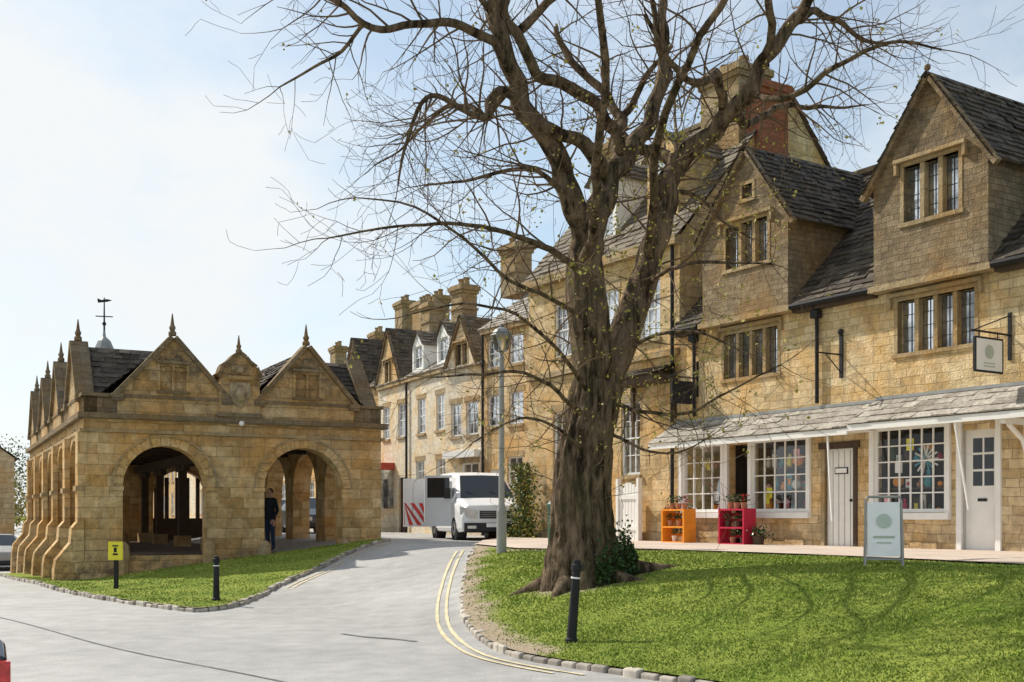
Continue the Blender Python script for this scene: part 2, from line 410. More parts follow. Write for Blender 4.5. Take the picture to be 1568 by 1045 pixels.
def distline(x,y,P):
    return min((x-a[0])**2+(y-a[1])**2 for a in P)**.5
def patch(P,zo,mat,name,step=.45,bare=None,parent=None):
    xs=[p[0] for p in P]; ys=[p[1] for p in P]; ex=[]
    x=min(xs)+.2
    while x<max(xs):
        y=min(ys)+.2
        while y<max(ys):
            if inpoly(x,y,P): ex.append((x+R.uniform(-.05,.05),y+R.uniform(-.05,.05)))
            y+=step
        x+=step
    v,f=tri(P,(),ex); mb=MB()
    mb.v=[(q.x,q.y,h(q.x,q.y)+zo) for q in v]; mb.f=[tuple(t) for t in f]; mb.m=[mat]*len(f)
    o=mb.obj(name,parent,True)
    if bare:
        a=o.data.attributes.new('bare','FLOAT','POINT')
        for i,q in enumerate(mb.v): a.data[i].value=bare(q[0],q[1])
    return o
TREE=(1.18,17.0)
dirtline=[p for p in GRs if 12.6<p[1]<24.7]
def bareR(x,y):
    d=distline(x,y,dirtline); a=.85*(1-ss(.0,.9,d+.45*mn.noise(Vector((x*1.1,y*1.1,3)))))
    t=math.hypot(x-TREE[0],y-TREE[1]); b=.6*(1-ss(.6,1.5,t))
    e=.6*(1-ss(.0,.8,distline(x,y,GR_Ts)))
    return max(a,b,e)
PR=GRs+GR_Ts
gb=patch(PR,.075,'grass_turf','grass_bank',.35,bareR)
PL=GLs+[(-3.6,30.0),(-10.2,26.75),(-16.0,37.5)]
gl=patch(PL,.075,'grass_turf','grass_verge',.4,lambda x,y:.6*(1-ss(.0,.3,distline(x,y,GLs))))
PV=GR_Ts[::-1]+[(-.8,24.6),(-.72,27),(-.3,30),(.1,34.0),(.35,37.2),(4.0,37.2),(1.4,30.9),(3.9,25.9),(8.6,18.7),(17.9,4.3)]
patch(PV,.104,'path_stone','pavement',.5)
def resample(P,step):
    out=[Vector(P[0])]; acc=0
    for i in range(len(P)-1):
        a=Vector(P[i]); b=Vector(P[i+1]); l=(b-a).length
        while acc+l>=step:
            t=(step-acc)/l; a=a.lerp(b,t); out.append(a.copy()); l=(b-a).length; acc=0
        acc+=l
    return out
def kerb(P,name,step=.24,wd=.10,ht=.08,side=1):
    mb=MB(); Q=resample(P,step)
    for i in range(len(Q)-1):
        a,b=Q[i],Q[i+1]; d=(b-a).normalized(); n=Vector((-d.y,d.x))*side
        a=a+d*.012; b=b-d*R.uniform(.01,.04); j=R.uniform(-.02,.02); w=wd*R.uniform(.7,1.2)
        q=[a+n*(j-w*.5),b+n*(j-w*.5),b+n*(w*.5),a+n*(w*.5)]; t=ht+R.uniform(-.03,.015)
        mb.hexa([(p.x,p.y,h(p.x,p.y)-.08) for p in q]+[(p.x,p.y,h(p.x,p.y)+t) for p in q],'kerb_stone')
    o=mb.obj(name); bv=o.modifiers.new('b','BEVEL'); bv.width=.02; bv.segments=2
    return o
kerb(GRs,'kerb'); kerb(GLs,'kerb')
kerb(smooth([(-.8,24.6),(-.72,27),(-.3,30),(.1,34.0),(.35,37.2)]),'kerb',.6)
def ribbon(mb,P,off,wd,mat,zo=.012,step=.3,gap=0):
    Q=resample(P,step); pts=[]
    for i in range(len(Q)):
        d=(Q[min(i+1,len(Q)-1)]-Q[max(i-1,0)]).normalized(); n=Vector((-d.y,d.x)); k=1+.5*mn.noise(Vector((Q[i].x*2,Q[i].y*2,5)))
        pts.append((Q[i]+n*(off-wd*k/2),Q[i]+n*(off+wd*k/2)))
    for i in range(len(pts)-1):
        if gap and R.random()<gap: continue
        a,b=pts[i],pts[i+1]
        mb.poly([(p.x,p.y,h(p.x,p.y)+zo) for p in (a[0],b[0],b[1],a[1])],mat)
mb=MB()
RL=[p for p in GRs if p[1]>11.0]
for off in (.26,.40): ribbon(mb,RL,off,.05,'yellow_paint',gap=.05)
LL=[p for p in GLs if p[1]>21.5 and p[0]>-5.4]
for off in (-.26,-.40): ribbon(mb,LL,off,.04,'yellow_paint',gap=.25)
mb.obj('road_marking')
mb=MB()
ribbon(mb,smooth([(-14,24),(-8.1,17.5),(-4.8,13.4),(-2.2,10.67),(1.5,6.5)],8),0,.03,'tar',.008,.15)
ribbon(mb,smooth([(-2.3,15.0),(-1.9,14.6),(-1.5,14.35),(-1.15,14.0)],6),0,.07,'tar',.009,.12)
mb.obj('road_tar_seam')
def blades(P,n,name,bare,ymin,ymax,parent):
    xs=[p[0] for p in P]; mb=MB(); c=0; tr=0
    while c<n and tr<n*8:
        tr+=1
        y=ymin+(ymax-ymin)*R.random()**1.4; x=R.uniform(min(xs),max(xs))
        if abs(x)/y>.50 or not inpoly(x,y,P): continue
        if bare and bare(x,y)+R.uniform(-.35,.35)>.5: continue
        cl=mn.noise(Vector((x*1.3,y*1.3,0)))
        hh=R.uniform(.015,.035)*(1+.7*cl); a=R.uniform(0,6.28); wd=.005+.0006*y
        dx,dy=math.cos(a)*wd,math.sin(a)*wd; z=h(x,y)+.07; lx,ly=R.uniform(-.03,.03),R.uniform(-.03,.03)
        i=len(mb.v); mb.v+=[(x-dx,y-dy,z),(x+dx,y+dy,z),(x+lx,y+ly,z+hh)]; mb.f.append((i,i+1,i+2)); mb.m.append('grass_blade'); c+=1
    return mb.obj(name,parent)
blades(PR,70000,'grass_blades',bareR,8,23,gb)
blades(PL,12000,'grass_blades',None,18.4,30,gl)
# ------------------------------------------------------------------ shops (front row)
SF=Fr((8.53,18.5),(-.538,.843),(-.843,-.538))
shop=empty('stone_shop_building')
mb=MB(); tr_=MB(); rf=MB(); wn=MB()
G0=.7
gR=(.51,2.90,1.66,9.45); gL=(5.05,7.60,6.22,9.41)
win1=[rect(.92,2.53,4.6,5.57),rect(5.55,7.15,4.6,5.57)]
shopw=[rect(7.2,8.5,1.68,3.2),rect(4.72,6.28,1.68,3.2),rect(1.48,3.04,1.66,3.24)]
doors=[rect(6.36,6.98,.95,3.15),rect(3.55,4.27,.95,2.92),rect(.5,1.16,.98,3.1)]
wall(mb,SF,[(-7,G0),(8.6,G0),(8.6,5.95),(-7,5.95)],win1+shopw+doors+[rect(-2.6,-1.1,4.6,5.6),rect(-3.4,-1.6,1.7,3.2)],'stone_shop')
for (a,b,c,zp),holes in ((gR,[rect(1.08,2.22,6.93,7.95)]),(gL,[rect(5.62,6.86,6.93,7.85),rect(6.06,6.36,8.35,8.65)])):
    zf=7.85
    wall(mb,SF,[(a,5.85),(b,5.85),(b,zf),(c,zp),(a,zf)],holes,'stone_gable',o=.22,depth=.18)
    mb.poly([SF.p(a,5.85,.22),SF.p(b,5.85,.22),SF.p(b,5.85,0),SF.p(a,5.85,0)],'stone_gable')
    for u in (a,b): mb.poly([SF.p(u,5.85,.22),SF.p(u,zf,.22),SF.p(u,zf,-1.95),SF.p(u,5.85,-.0)],'stone_gable')
    SF.box(tr_,a-.08,b+.08,5.77,5.88,-.05,.30,'stone_trim')
    for s_,e in ((a-.16,-1),(b+.16,1)):
        ze=7.85-.16*(zp-7.85)/(c-a)
        roof(rf,SF.p(s_,ze,.36),SF.p(s_,ze,-2.0),SF.p(c,zp+.05,-3.5),SF.p(c,zp+.05,.36),'slate_dark',.17,.24)
        SF.slant(tr_,s_,ze-.13,c,zp-.09,.12,.22,.33,'stone_gable')
    tr_.ball(SF.p(c,zp+.12,.3),.06,'stone_gable')
win_stone(wn,SF,1.08,2.22,6.93,7.95,3,.22); win_stone(wn,SF,5.62,6.86,6.93,7.85,3,.22)
win_stone(wn,SF,6.06,6.36,8.35,8.65,1,.22,False)
win_stone(wn,SF,.92,2.53,4.6,5.57,4); win_stone(wn,SF,5.55,7.15,4.6,5.57,4); win_stone(wn,SF,-2.6,-1.1,4.6,5.6,4)
roof(rf,SF.p(-7,5.9,.18),SF.p(8.7,5.9,.18),SF.p(8.7,9.5,-3.5),SF.p(-7,9.5,-3.5),'slate_dark',.18,.26)
roof(rf,SF.p(-7,5.9,-7.2),SF.p(8.7,5.9,-7.2),SF.p(8.7,9.5,-3.5),SF.p(-7,9.5,-3.5),'slate_dark',.5,.9)
SF.box(rf,-7,8.7,9.46,9.58,-3.62,-3.38,'stone_gable')
for u in (8.6,-7): mb.poly([SF.p(u,G0,0),SF.p(u,G0,-7),SF.p(u,5.9,-7),SF.p(u,9.45,-3.5),SF.p(u,5.9,0)],'stone_shop')
mb.poly([SF.p(-7,G0,-7),SF.p(8.6,G0,-7),SF.p(8.6,5.9,-7),SF.p(-7,5.9,-7)],'stone_shop')
for a,b in ((2.98,4.97),(7.75,8.6),(-7,.42)):
    tr_.tube([SF.p(a,5.84,.25),SF.p(b,5.84,.25)],[.06,.06],8,'black_metal')
    SF.box(tr_,a,b,5.72,5.86,.0,.19,'dark_wood')
for u in (4.42,8.05):
    tr_.tube([SF.p(u,5.82,.24),SF.p(u,5.65,.07),SF.p(u,3.85,.07)],[.04,.04,.04],8,'black_metal')
    SF.box(tr_,u-.09,u+.09,5.55,5.7,.02,.17,'black_metal')
for a,b,zw,zf in ((3.02,8.75,3.74,3.24),(-.55,3.02,3.78,3.3)):
    roof(rf,SF.p(a,zf,.85),SF.p(b,zf,.85),SF.p(b,zw,0),SF.p(a,zw,0),'slate_light',.24,.34,.022)
    SF.box(tr_,a,b,zf-.13,zf-.015,.78,.83,'white_paint')
    SF.box(tr_,a,b,zf-.05,zf-.02,.02,.78,'white_paint')
    SF.box(tr_,a,b,zw,zw+.06,-.02,.04,'lead')
for a,b,c,d in ((7.1,8.6,1.55,3.22),(4.62,6.36,1.55,3.22),(1.38,3.14,1.53,3.26)):
    SF.box(tr_,a,b,c,c+.12,.003,.12,'white_paint')
    SF.box(tr_,a,a+.1,c+.12,d,.003,.07,'white_paint'); SF.box(tr_,b-.1,b,c+.12,d,.003,.07,'white_paint')
    SF.box(tr_,a+.1,b-.1,d-.04,d+.0,.003,.07,'white_paint')
for k,(a,b,c,d) in enumerate(((7.2,8.5,1.68,3.2),(4.72,6.28,1.68,3.2),(1.48,3.04,1.66,3.24))):
    win_sash(wn,SF,a,b,c,d,(4,5,6)[k],(4,4,5)[k],0,False,'clear_glass',.024,.05,.03)
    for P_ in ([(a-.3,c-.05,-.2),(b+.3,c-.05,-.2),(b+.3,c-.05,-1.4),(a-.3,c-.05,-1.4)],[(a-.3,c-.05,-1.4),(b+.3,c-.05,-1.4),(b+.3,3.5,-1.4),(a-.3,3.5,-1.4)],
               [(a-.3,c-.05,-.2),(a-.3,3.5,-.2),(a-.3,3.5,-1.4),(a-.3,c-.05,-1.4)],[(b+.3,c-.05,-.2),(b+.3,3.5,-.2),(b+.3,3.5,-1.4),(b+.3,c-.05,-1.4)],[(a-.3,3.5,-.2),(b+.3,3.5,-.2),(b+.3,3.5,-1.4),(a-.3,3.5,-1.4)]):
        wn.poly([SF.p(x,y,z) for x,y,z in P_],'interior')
    cols=['ceramic','white_paint','orange_paint','teal_paint','terracotta','red_paint','green_leaf','sign_yellow','pink_paper','dark_wood','orange_paint']
    for lv,zz in enumerate((c-.04,c+.46,c+.94)):
        if lv: SF.box(wn,a,b,zz-.03,zz,-.42,-.16,'dark_wood')
        u=a+.08
        while u<b-.08:
            mt=R.choice(cols); w_=R.uniform(.06,.14); hh=R.uniform(.14,.38); p=SF.p(u,zz,-.26)
            if R.random()<.4: wn.lathe(p,[(w_*.5,0),(w_*.8,hh*.3),(w_*.7,hh*.6),(w_*.3,hh*.8),(w_*.4,hh)],8,mt)
            elif R.random()<.75: SF.box(wn,u-w_*.7,u+w_*.7,zz,zz+hh,-.28,-.25,mt); SF.box(wn,u-w_*.4,u+w_*.4,zz+hh*.3,zz+hh*.7,-.25,-.247,R.choice(cols))
            else: wn.ball(p+Vector((0,0,w_)),w_*.9,mt)
            u+=R.uniform(.14,.28)
    for q in range(3):
        u=R.uniform(a+.15,b-.3); z=R.uniform(c+.1,d-.4); SF.box(wn,u,u+.16,z,z+.22,-.05,-.045,R.choice(['white_paint','sign_yellow','pink_paper']))
wn.ball(SF.p(5.15,2.75,-.2),.13,'orange_paint'); wn.ball(SF.p(5.2,2.25,-.2),.11,'ceramic')
for i in range(14):
    a=i*math.pi/7; SF.slant(wn,2.0,2.62,2.0+.27*math.cos(a),2.62+.27*math.sin(a),.03,-.13,-.11,R.choice(['ceramic','flower_red','teal_paint','white_paint']))
SF.box(wn,3.55,4.27,.95,2.92,-.12,-.07,'white_paint')
for j in range(1,5): SF.box(wn,3.55+.144*j-.006,3.55+.144*j+.006,1.0,2.88,-.071,-.064,'lead')
SF.box(wn,3.75,4.07,2.42,2.55,-.071,-.05,'black_metal'); SF.box(wn,3.77,4.05,2.44,2.53,-.051,-.047,'sign_white')
wn.ball(SF.p(3.66,1.9,-.04),.03,'black_metal')
SF.box(wn,3.46,3.55,.95,2.92,-.10,.03,'dark_wood'); SF.box(wn,4.27,4.36,.95,2.92,-.10,.03,'stone_trim'); SF.box(wn,3.4,4.42,2.92,3.05,-.10,.035,'dark_wood')
SF.box(wn,.5,1.16,.98,3.1,-.14,-.10,'white_paint')
for i in range(2):
    for j in range(3): SF.box(wn,.62+.22*i,.80+.22*i,2.12+.29*j,2.37+.29*j,-.101,-.094,'vehicle_glass')
SF.box(wn,.60,1.06,1.15,1.75,-.101,-.092,'white_paint'); SF.box(wn,.75,.92,1.85,1.9,-.101,-.08,'black_metal')
SF.box(tr_,.40,.5,.98,3.26,-.1,.05,'white_paint'); SF.box(tr_,1.16,1.26,.98,3.26,-.1,.05,'white_paint')
SF.box(tr_,.38,1.3,.86,.98,-.15,.3,'stone_trim')
SF.box(wn,6.36,6.98,.9,.95,-1.2,.15,'stone_trim')
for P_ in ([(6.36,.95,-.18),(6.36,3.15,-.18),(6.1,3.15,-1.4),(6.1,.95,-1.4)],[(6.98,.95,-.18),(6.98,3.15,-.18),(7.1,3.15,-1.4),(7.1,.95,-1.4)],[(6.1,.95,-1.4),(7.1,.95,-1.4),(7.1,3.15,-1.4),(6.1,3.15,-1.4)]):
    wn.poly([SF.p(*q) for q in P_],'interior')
SF.box(wn,6.40,6.72,.96,3.0,-.9,-.86,'teal_paint'); SF.box(wn,6.46,6.66,2.0,2.8,-.86,-.85,'window_glass')
SF.box(tr_,6.98,7.09,.95,3.22,.003,.07,'white_paint')
for q in range(6): SF.box(wn,6.42,6.55,1.9+.17*q,2.03+.17*q,-.14,-.12,R.choice(['sign_yellow','white_paint','teal_paint','orange_paint']))
tr_.tube([SF.p(3.3,1.5,.9),SF.p(3.55,3.18,.75)],[.022,.022],6,'white_paint')
tr_.tube([SF.p(.55,1.7,.7),SF.p(.75,3.2,.8)],[.022,.022],6,'white_paint')
SF.box(tr_,-.16,-.06,2.55,3.2,.003,.10,'white_paint'); SF.box(tr_,-.15,-.07,3.1,3.2,.1,.75,'white_paint')
tr_.tube([SF.p(-.11,2.6,.08),SF.p(-.11,2.85,.2),SF.p(-.11,3.1,.6)],[.04,.04,.04],8,'white_paint')
u=-6.9
while u<8.5:
    l=R.uniform(.3,.6)
    if not any(d[0][0]-.1<u+l and u<d[1][0]+.1 for d in doors): SF.box(mb,u,u+l-.012,.7,1.05+R.uniform(-.05,.12),0,.05,'stone_shop')
    u+=l
mb.obj('walls',shop); tr_.obj('trim',shop); rf.obj('roof',shop); wn.obj('windows_and_doors',shop)
mb=MB()
chimney(mb,5.6,28.0,8.6,12.75,1.35,1.0,-1.0,'stone_stack',2)
chimney(mb,6.28,27.35,8.6,12.2,.5,.95,-1.0,'brick_red',0)
mb.obj('chimney',shop)
def hang(name,u,z0,z1,o0,o1,mat,disc=None):
    e=MB(); SF.box(e,u-.02,u+.02,z0,z1,o0,o1,mat)
    SF.box(e,u-.024,u+.024,z0-.03,z0,o0-.02,o1+.02,'black_metal'); SF.box(e,u-.024,u+.024,z1,z1+.03,o0-.02,o1+.02,'black_metal')
    SF.box(e,u-.024,u+.024,z0,z1,o0-.03,o0,'black_metal'); SF.box(e,u-.024,u+.024,z0,z1,o1,o1+.03,'black_metal')
    e.tube([SF.p(u,z1+.12,0),SF.p(u,z1+.12,o1+.1)],[.018,.018],6,'black_metal')
    e.tube([SF.p(u,z1+.45,0.02),SF.p(u,z1+.14,o1)],[.01,.01],6,'black_metal')
    for o in (o0+.1,o1-.1): e.tube([SF.p(u,z1,o),SF.p(u,z1+.12,o)],[.01,.01],6,'black_metal')
    SF.box(e,u-.03,u+.03,z1-.3,z1+.5,0.0,.025,'black_metal')
    if disc:
        for s in (-.023,.023):
            c=SF.p(u+s,(z0+z1)/2+.05,(o0+o1)/2); r=.12
            e.poly([c+SF.N*(r*math.cos(t*.3927))+Vector((0,0,r*math.sin(t*.3927))) for t in range(16)],disc)
        for k in range(2):
            SF.box(e,u-.0235,u+.0235,z0+.06+k*.05,z0+.08+k*.05,o0+.2,o1-.2,'sign_green')
    return e.obj(name)
hang('hanging_sign',.25,4.0,4.52,.25,.95,'sign_white','sign_green')
hang('hanging_sign',8.0,4.15,4.6,.2,.75,'black_metal')
e=MB(); e.tube([SF.p(3.85,4.75,0),SF.p(3.85,4.75,.75)],[.016,.016],6,'black_metal'); e.tube([SF.p(3.85,4.4,.02),SF.p(3.85,4.73,.45)],[.012,.012],6,'black_metal')
SF.box(e,3.81,3.89,4.3,5.15,.0,.03,'black_metal'); e.ball(SF.p(3.85,5.2,.03),.06,'black_metal'); e.obj('wall_bracket')
# ------------------------------------------------------------------ generic terraced houses
def hull(fr,Ln,dp,z0,ez,rz,holes,mat,rmat,walls,roofs,co=.22,cw=.32,edepth=.18):
    wall(walls,fr,rect(0,Ln,z0,ez),holes,mat,depth=edepth)
    for u in (0,Ln): walls.poly([fr.p(u,z0,0),fr.p(u,z0,-dp),fr.p(u,ez,-dp),fr.p(u,rz,-dp/2),fr.p(u,ez,0)],mat)
    walls.poly([fr.p(0,z0,-dp),fr.p(Ln,z0,-dp),fr.p(Ln,ez,-dp),fr.p(0,ez,-dp)],mat)
    roof(roofs,fr.p(-.1,ez-.05,.18),fr.p(Ln+.1,ez-.05,.18),fr.p(Ln+.1,rz,-dp/2),fr.p(-.1,rz,-dp/2),rmat,co,cw)
    roof(roofs,fr.p(-.1,ez-.05,-dp-.18),fr.p(Ln+.1,ez-.05,-dp-.18),fr.p(Ln+.1,rz,-dp/2),fr.p(-.1,rz,-dp/2),rmat,.5,1)
    fr.box(roofs,-.1,Ln+.1,rz-.03,rz+.09,-dp/2-.12,-dp/2+.12,'stone_gable')
def dormer(walls,roofs,wn_,fr,u,w,z0,z1,zp,o,back,mat='white_paint',rm='slate_brown'):
    wall(walls,fr,[(u-w/2,z0),(u+w/2,z0),(u+w/2,z1),(u,zp),(u-w/2,z1)],[rect(u-w/2+.14,u+w/2-.14,z0+.12,z1-.05)],mat,o=o,depth=.1)
    win_sash(wn_,fr,u-w/2+.14,u+w/2-.14,z0+.12,z1-.05,2,2,o,False)
    for s in (-1,1):
        walls.poly([fr.p(u+s*w/2,z0,o),fr.p(u+s*w/2,z1,o),fr.p(u+s*w/2,z1,o-back),fr.p(u+s*w/2,z0,o-back*.4)],mat)
        roof(roofs,fr.p(u+s*(w/2+.1),z1-.08,o+.1),fr.p(u+s*(w/2+.1),z1-.08,o-back),fr.p(u,zp,o-back-.4),fr.p(u,zp,o+.1),rm,.2,.3)
def frontgable(walls,roofs,wn_,fr,u,hw,ez,zp,mat,rm,o=.1,z0=None,back=3.3,wz=None):
    H_=[rect(u-.4,u+.4,*wz)] if wz else []
    wall(walls,fr,[(u-hw,z0 if z0 else ez-.1),(u+hw,z0 if z0 else ez-.1),(u+hw,ez),(u,zp),(u-hw,ez)],H_,mat,o=o,depth=.12,edge=.3)
    if wz: win_stone(wn_,fr,u-.4,u+.4,wz[0],wz[1],2,o,True)
    for s in (-1,1):
        roof(roofs,fr.p(u+s*(hw+.12),ez-.12,o+.12),fr.p(u+s*(hw+.12),ez-.12,-.5),fr.p(u,zp+.06,-back),fr.p(u,zp+.06,o+.12),rm,.22,.3)
        fr.slant(walls,u+s*(hw+.1),ez-.2,u,zp-.08,.1,o,o+.1,'stone_gable')
MF=Fr((8.53-.538*8.62,18.5+.843*8.62),(-.538,.843),(-.843,-.538))
town=empty('stone_townhouse'); mb=MB(); rf=MB(); wn=MB(); tr_=MB()
ms=[rect(.7,1.5,5.85,7.3),rect(2.3,3.1,5.85,7.3),rect(4.3,5.1,5.85,7.3),rect(1.45,2.2,2.6,4.4),rect(4.3,5.15,2.6,4.4)]
hull(MF,6.35,7,.7,8.1,12.2,ms+[rect(2.7,3.4,.9,3.0)],'stone_town','slate_brown',mb,rf)
for m_ in ms: win_sash(wn,MF,m_[0][0],m_[1][0],m_[0][1],m_[2][1],3,4)
MF.box(wn,2.7,3.4,.9,3.0,-.15,-.08,'white_paint')
MF.box(tr_,0,6.35,5.35,5.5,-.02,.09,'stone_trim'); MF.box(tr_,-.05,6.45,7.9,8.12,-.02,.2,'stone_trim')
MF.box(tr_,0,6.35,.7,1.2,-.02,.06,'stone_trim')
MF.box(tr_,.05,1.75,4.72,4.86,.0,.75,'dark_wood'); roof(rf,MF.p(.05,4.86,.8),MF.p(1.75,4.86,.8),MF.p(1.75,5.15,0),MF.p(.05,5.15,0),'slate_dark')
MF.box(tr_,.1,.2,3.9,4.72,.0,.1,'dark_wood');MF.box(tr_,1.6,1.7,3.9,4.72,.0,.1,'dark_wood')
dormer(mb,rf,wn,MF,3.6,1.15,8.75,10.4,11.0,-.5,1.7)
dormer(mb,rf,wn,MF,1.2,1.15,8.75,10.4,11.0,-.5,1.7,'stone_town')
tr_.tube([MF.p(.15,8.0,.1),MF.p(.15,.9,.1)],[.045,.045],8,'black_metal')
chimney(mb,3.2,34.2,10.6,13.0,1.1,.8,-1.0,'stone_stack',2)
mb.obj('walls',town); rf.obj('roof',town); wn.obj('windows',town); tr_.obj('trim',town)
e=MB(); 
for i in range(6): MF.box(e,1.15+i*.115,1.15+i*.115+.1,.95,2.3+.1*math.sin(i*.6),.30,.33,'white_paint')
MF.box(e,1.13,1.84,1.25,1.35,.33,.36,'white_paint'); MF.box(e,1.13,1.84,2.0,2.1,.33,.36,'white_paint')
MF.box(e,1.05,1.13,.9,2.5,.26,.38,'white_paint'); MF.box(e,1.84,1.92,.9,2.5,.26,.38,'white_paint'); e.obj('white_gate')
LF0=Fr((.46+.564*4,37-.826*4),(-.564,.826),(-.826,-.564))
lh=empty('stone_terrace_house'); mb=MB(); rf=MB(); wn=MB(); tr_=MB()
hs=[rect(a,a+.85,b,c) for a in (4.15,5.5) for b,c in ((6.75,7.75),(4.7,5.8))]+[rect(4.2,5.1,1.7,3.6)]
hull(LF0,6.6,7,.7,8.15,10.8,hs+[rect(5.6,6.3,.9,3.2)],'stone_town','slate_light',mb,rf)
for m_ in hs: win_sash(wn,LF0,m_[0][0],m_[1][0],m_[0][1],m_[2][1],2,4)
LF0.box(wn,5.6,6.3,.9,3.2,-.15,-.08,'white_paint')
LF0.box(tr_,0,6.6,7.95,8.17,-.02,.15,'stone_trim')
chimney(mb,.15,40.6,9.6,11.5,1.0,.7,-.97,'stone_stack',2)
tr_.tube([LF0.p(6.5,8.0,.1),LF0.p(6.5,.9,.1)],[.05,.05],8,'black_metal')
mb.obj('walls',lh); rf.obj('roof',lh); wn.obj('windows',lh); tr_.obj('trim',lh)
q_=LF0.p(6.62,0,.0); LF1=Fr((q_.x,q_.y),(-.564,.826),(-.826,-.564))
lh=empty('gabled_stone_house'); mb=MB(); rf=MB(); wn=MB(); tr_=MB()
hs=[rect(.35,1.15,4.5,5.7),rect(1.5,2.2,4.5,5.7),rect(.3,1.5,1.7,3.5)]
hull(LF1,2.6,7,.7,7.0,9.4,hs,'stone_cream','slate_light',mb,rf)
for m_ in hs: win_sash(wn,LF1,m_[0][0],m_[1][0],m_[0][1],m_[2][1],2,3)
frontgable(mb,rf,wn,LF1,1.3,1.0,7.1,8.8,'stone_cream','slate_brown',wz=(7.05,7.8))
LF1.box(tr_,.2,2.4,3.7,3.95,.0,.25,'white_paint')
chimney(mb,-1.9,44,9.0,10.7,.8,.7,-.97,'stone_stack',2)
mb.obj('walls',lh); rf.obj('roof',lh); wn.obj('windows',lh); tr_.obj('trim',lh)
KF=Fr((-2.32,42),(-.453,.891),(-.891,-.453)); kh=empty('cream_terrace_house'); mb=MB(); rf=MB(); wn=MB(); tr_=MB()
ks=[rect(a,a+.8,4.9,6.3) for a in (.6,2.5,4.7,6.5)]+[rect(.5,1.4,2.6,3.8),rect(2.6,3.5,2.3,3.8)]
hull(KF,7.9,7,.7,7.3,9.5,ks+[rect(4.6,5.4,.9,3.2)],'stone_cream','slate_light',mb,rf)
for m_ in ks: win_sash(wn,KF,m_[0][0],m_[1][0],m_[0][1],m_[2][1],2,4)
KF.box(wn,4.6,5.4,.9,3.2,-.15,-.08,'dark_wood')
KF.box(mb,6.0,7.7,.8,1.9,0,.7,'stone_cream'); KF.box(wn,6.05,7.65,1.9,3.55,.0,.62,'window_glass'); KF.box(tr_,5.9,7.8,3.55,3.85,0,.8,'fascia_red')
for u in (6.0,6.4,6.8,7.25,7.62): KF.box(tr_,u,u+.08,1.9,3.55,.6,.7,'white_paint')
KF.box(tr_,0,7.9,7.1,7.3,-.02,.15,'stone_trim')
dormer(mb,rf,wn,KF,1.3,1.2,7.5,8.6,9.2,-.25,1.7,'white_paint'); dormer(mb,rf,wn,KF,3.9,1.2,7.5,8.6,9.2,-.25,1.7,'white_paint')
frontgable(mb,rf,wn,KF,6.4,1.4,7.3,9.6,'stone_town','slate_dark',wz=(7.3,8.2))
tr_.tube([KF.p(4.3,7.2,.1),KF.p(4.3,.9,.1)],[.05,.05],8,'black_metal')
chimney(mb,-4.0,51,9,11.4,1.1,.8,-1.1,'stone_stack',3); chimney(mb,-3.3,46.5,9,10.5,.8,.7,-1.1,'stone_stack',2)
mb.obj('walls',kh); rf.obj('roof',kh); wn.obj('windows',kh); tr_.obj('trim',kh)
for (ax,ay,Ln,ez,rz,mt,rm,chs) in ((-5.9,49.3,6.5,7.4,10.4,'stone_hill','slate_dark',((1.5,11.9),(5.8,12.4))),(-8.9,55.2,8,6.4,9.4,'stone_town','slate_brown',((3,11.4),)),
                            (-12.5,62.4,10,6.8,9.8,'stone_cream','slate_brown',((2,11.6),(8,11.2))),(-17.1,71.4,10,6.2,9.0,'stone_hill','slate_dark',((5,10.8),)),
                            (-21.7,80.4,14,6.2,9.0,'stone_cream','slate_brown',((5,10.6),)),(-28.2,93,16,6.2,9.0,'stone_hill','slate_brown',((5,10.6),))):
    NF=Fr((ax,ay),(-.453,.891),(-.891,-.453)); nh=empty('stone_street_house'); mb=MB(); rf=MB(); wn=MB()
    ns=[rect(u,u+.9,4.5,5.9) for u in (.8,2.8,4.8)]+[rect(u,u+1,1.7,3.4) for u in (.8,3.2,4.9)]
    hull(NF,Ln,7,.3,ez,rz,ns,mt,rm,mb,rf,co=.3,cw=.5)
    for m_ in ns: win_sash(wn,NF,m_[0][0],m_[1][0],m_[0][1],m_[2][1],2,4)
    for u,z in chs:
        q=NF.p(u,0,-3.5); chimney(mb,q.x,q.y,rz-.6,z,1.0,.7,-1.1,'stone_stack',2)
    if mt!='stone_town': frontgable(mb,rf,wn,NF,Ln*.5,1.5,ez,ez+2.5,mt,rm,wz=(ez+.1,ez+1.0))
    else: dormer(mb,rf,wn,NF,2.2,1.2,ez+.2,ez+1.3,ez+1.9,-.25,1.7,'white_paint')
    mb.obj('walls',nh); rf.obj('roof',nh); wn.obj('windows',nh)
for (ax,ay,Ln) in ((-24.2,54,9),(-31.0,67,12)):
    NF=Fr((ax,ay),(-.453,.891),(.891,.453)); nh=empty('distant_stone_house'); mb=MB(); rf=MB(); wn=MB()
    ns=[rect(u,u+.9,2.9,4.0) for u in (1,3.4,6)]+[rect(u,u+1,.6,1.9) for u in (1,3.4,6)]
    hull(NF,Ln,7,-1.2,4.4,7.0,ns,'stone_hill','slate_brown',mb,rf,co=.35,cw=.6)
    for m_ in ns: win_sash(wn,NF,m_[0][0],m_[1][0],m_[0][1],m_[2][1],2,3)
    q=NF.p(Ln-1,0,-3.5); chimney(mb,q.x,q.y,6.5,8.4,1,.8,-1.1,'stone_hill',2)
    mb.obj('walls',nh); rf.obj('roof',nh); wn.obj('windows',nh)
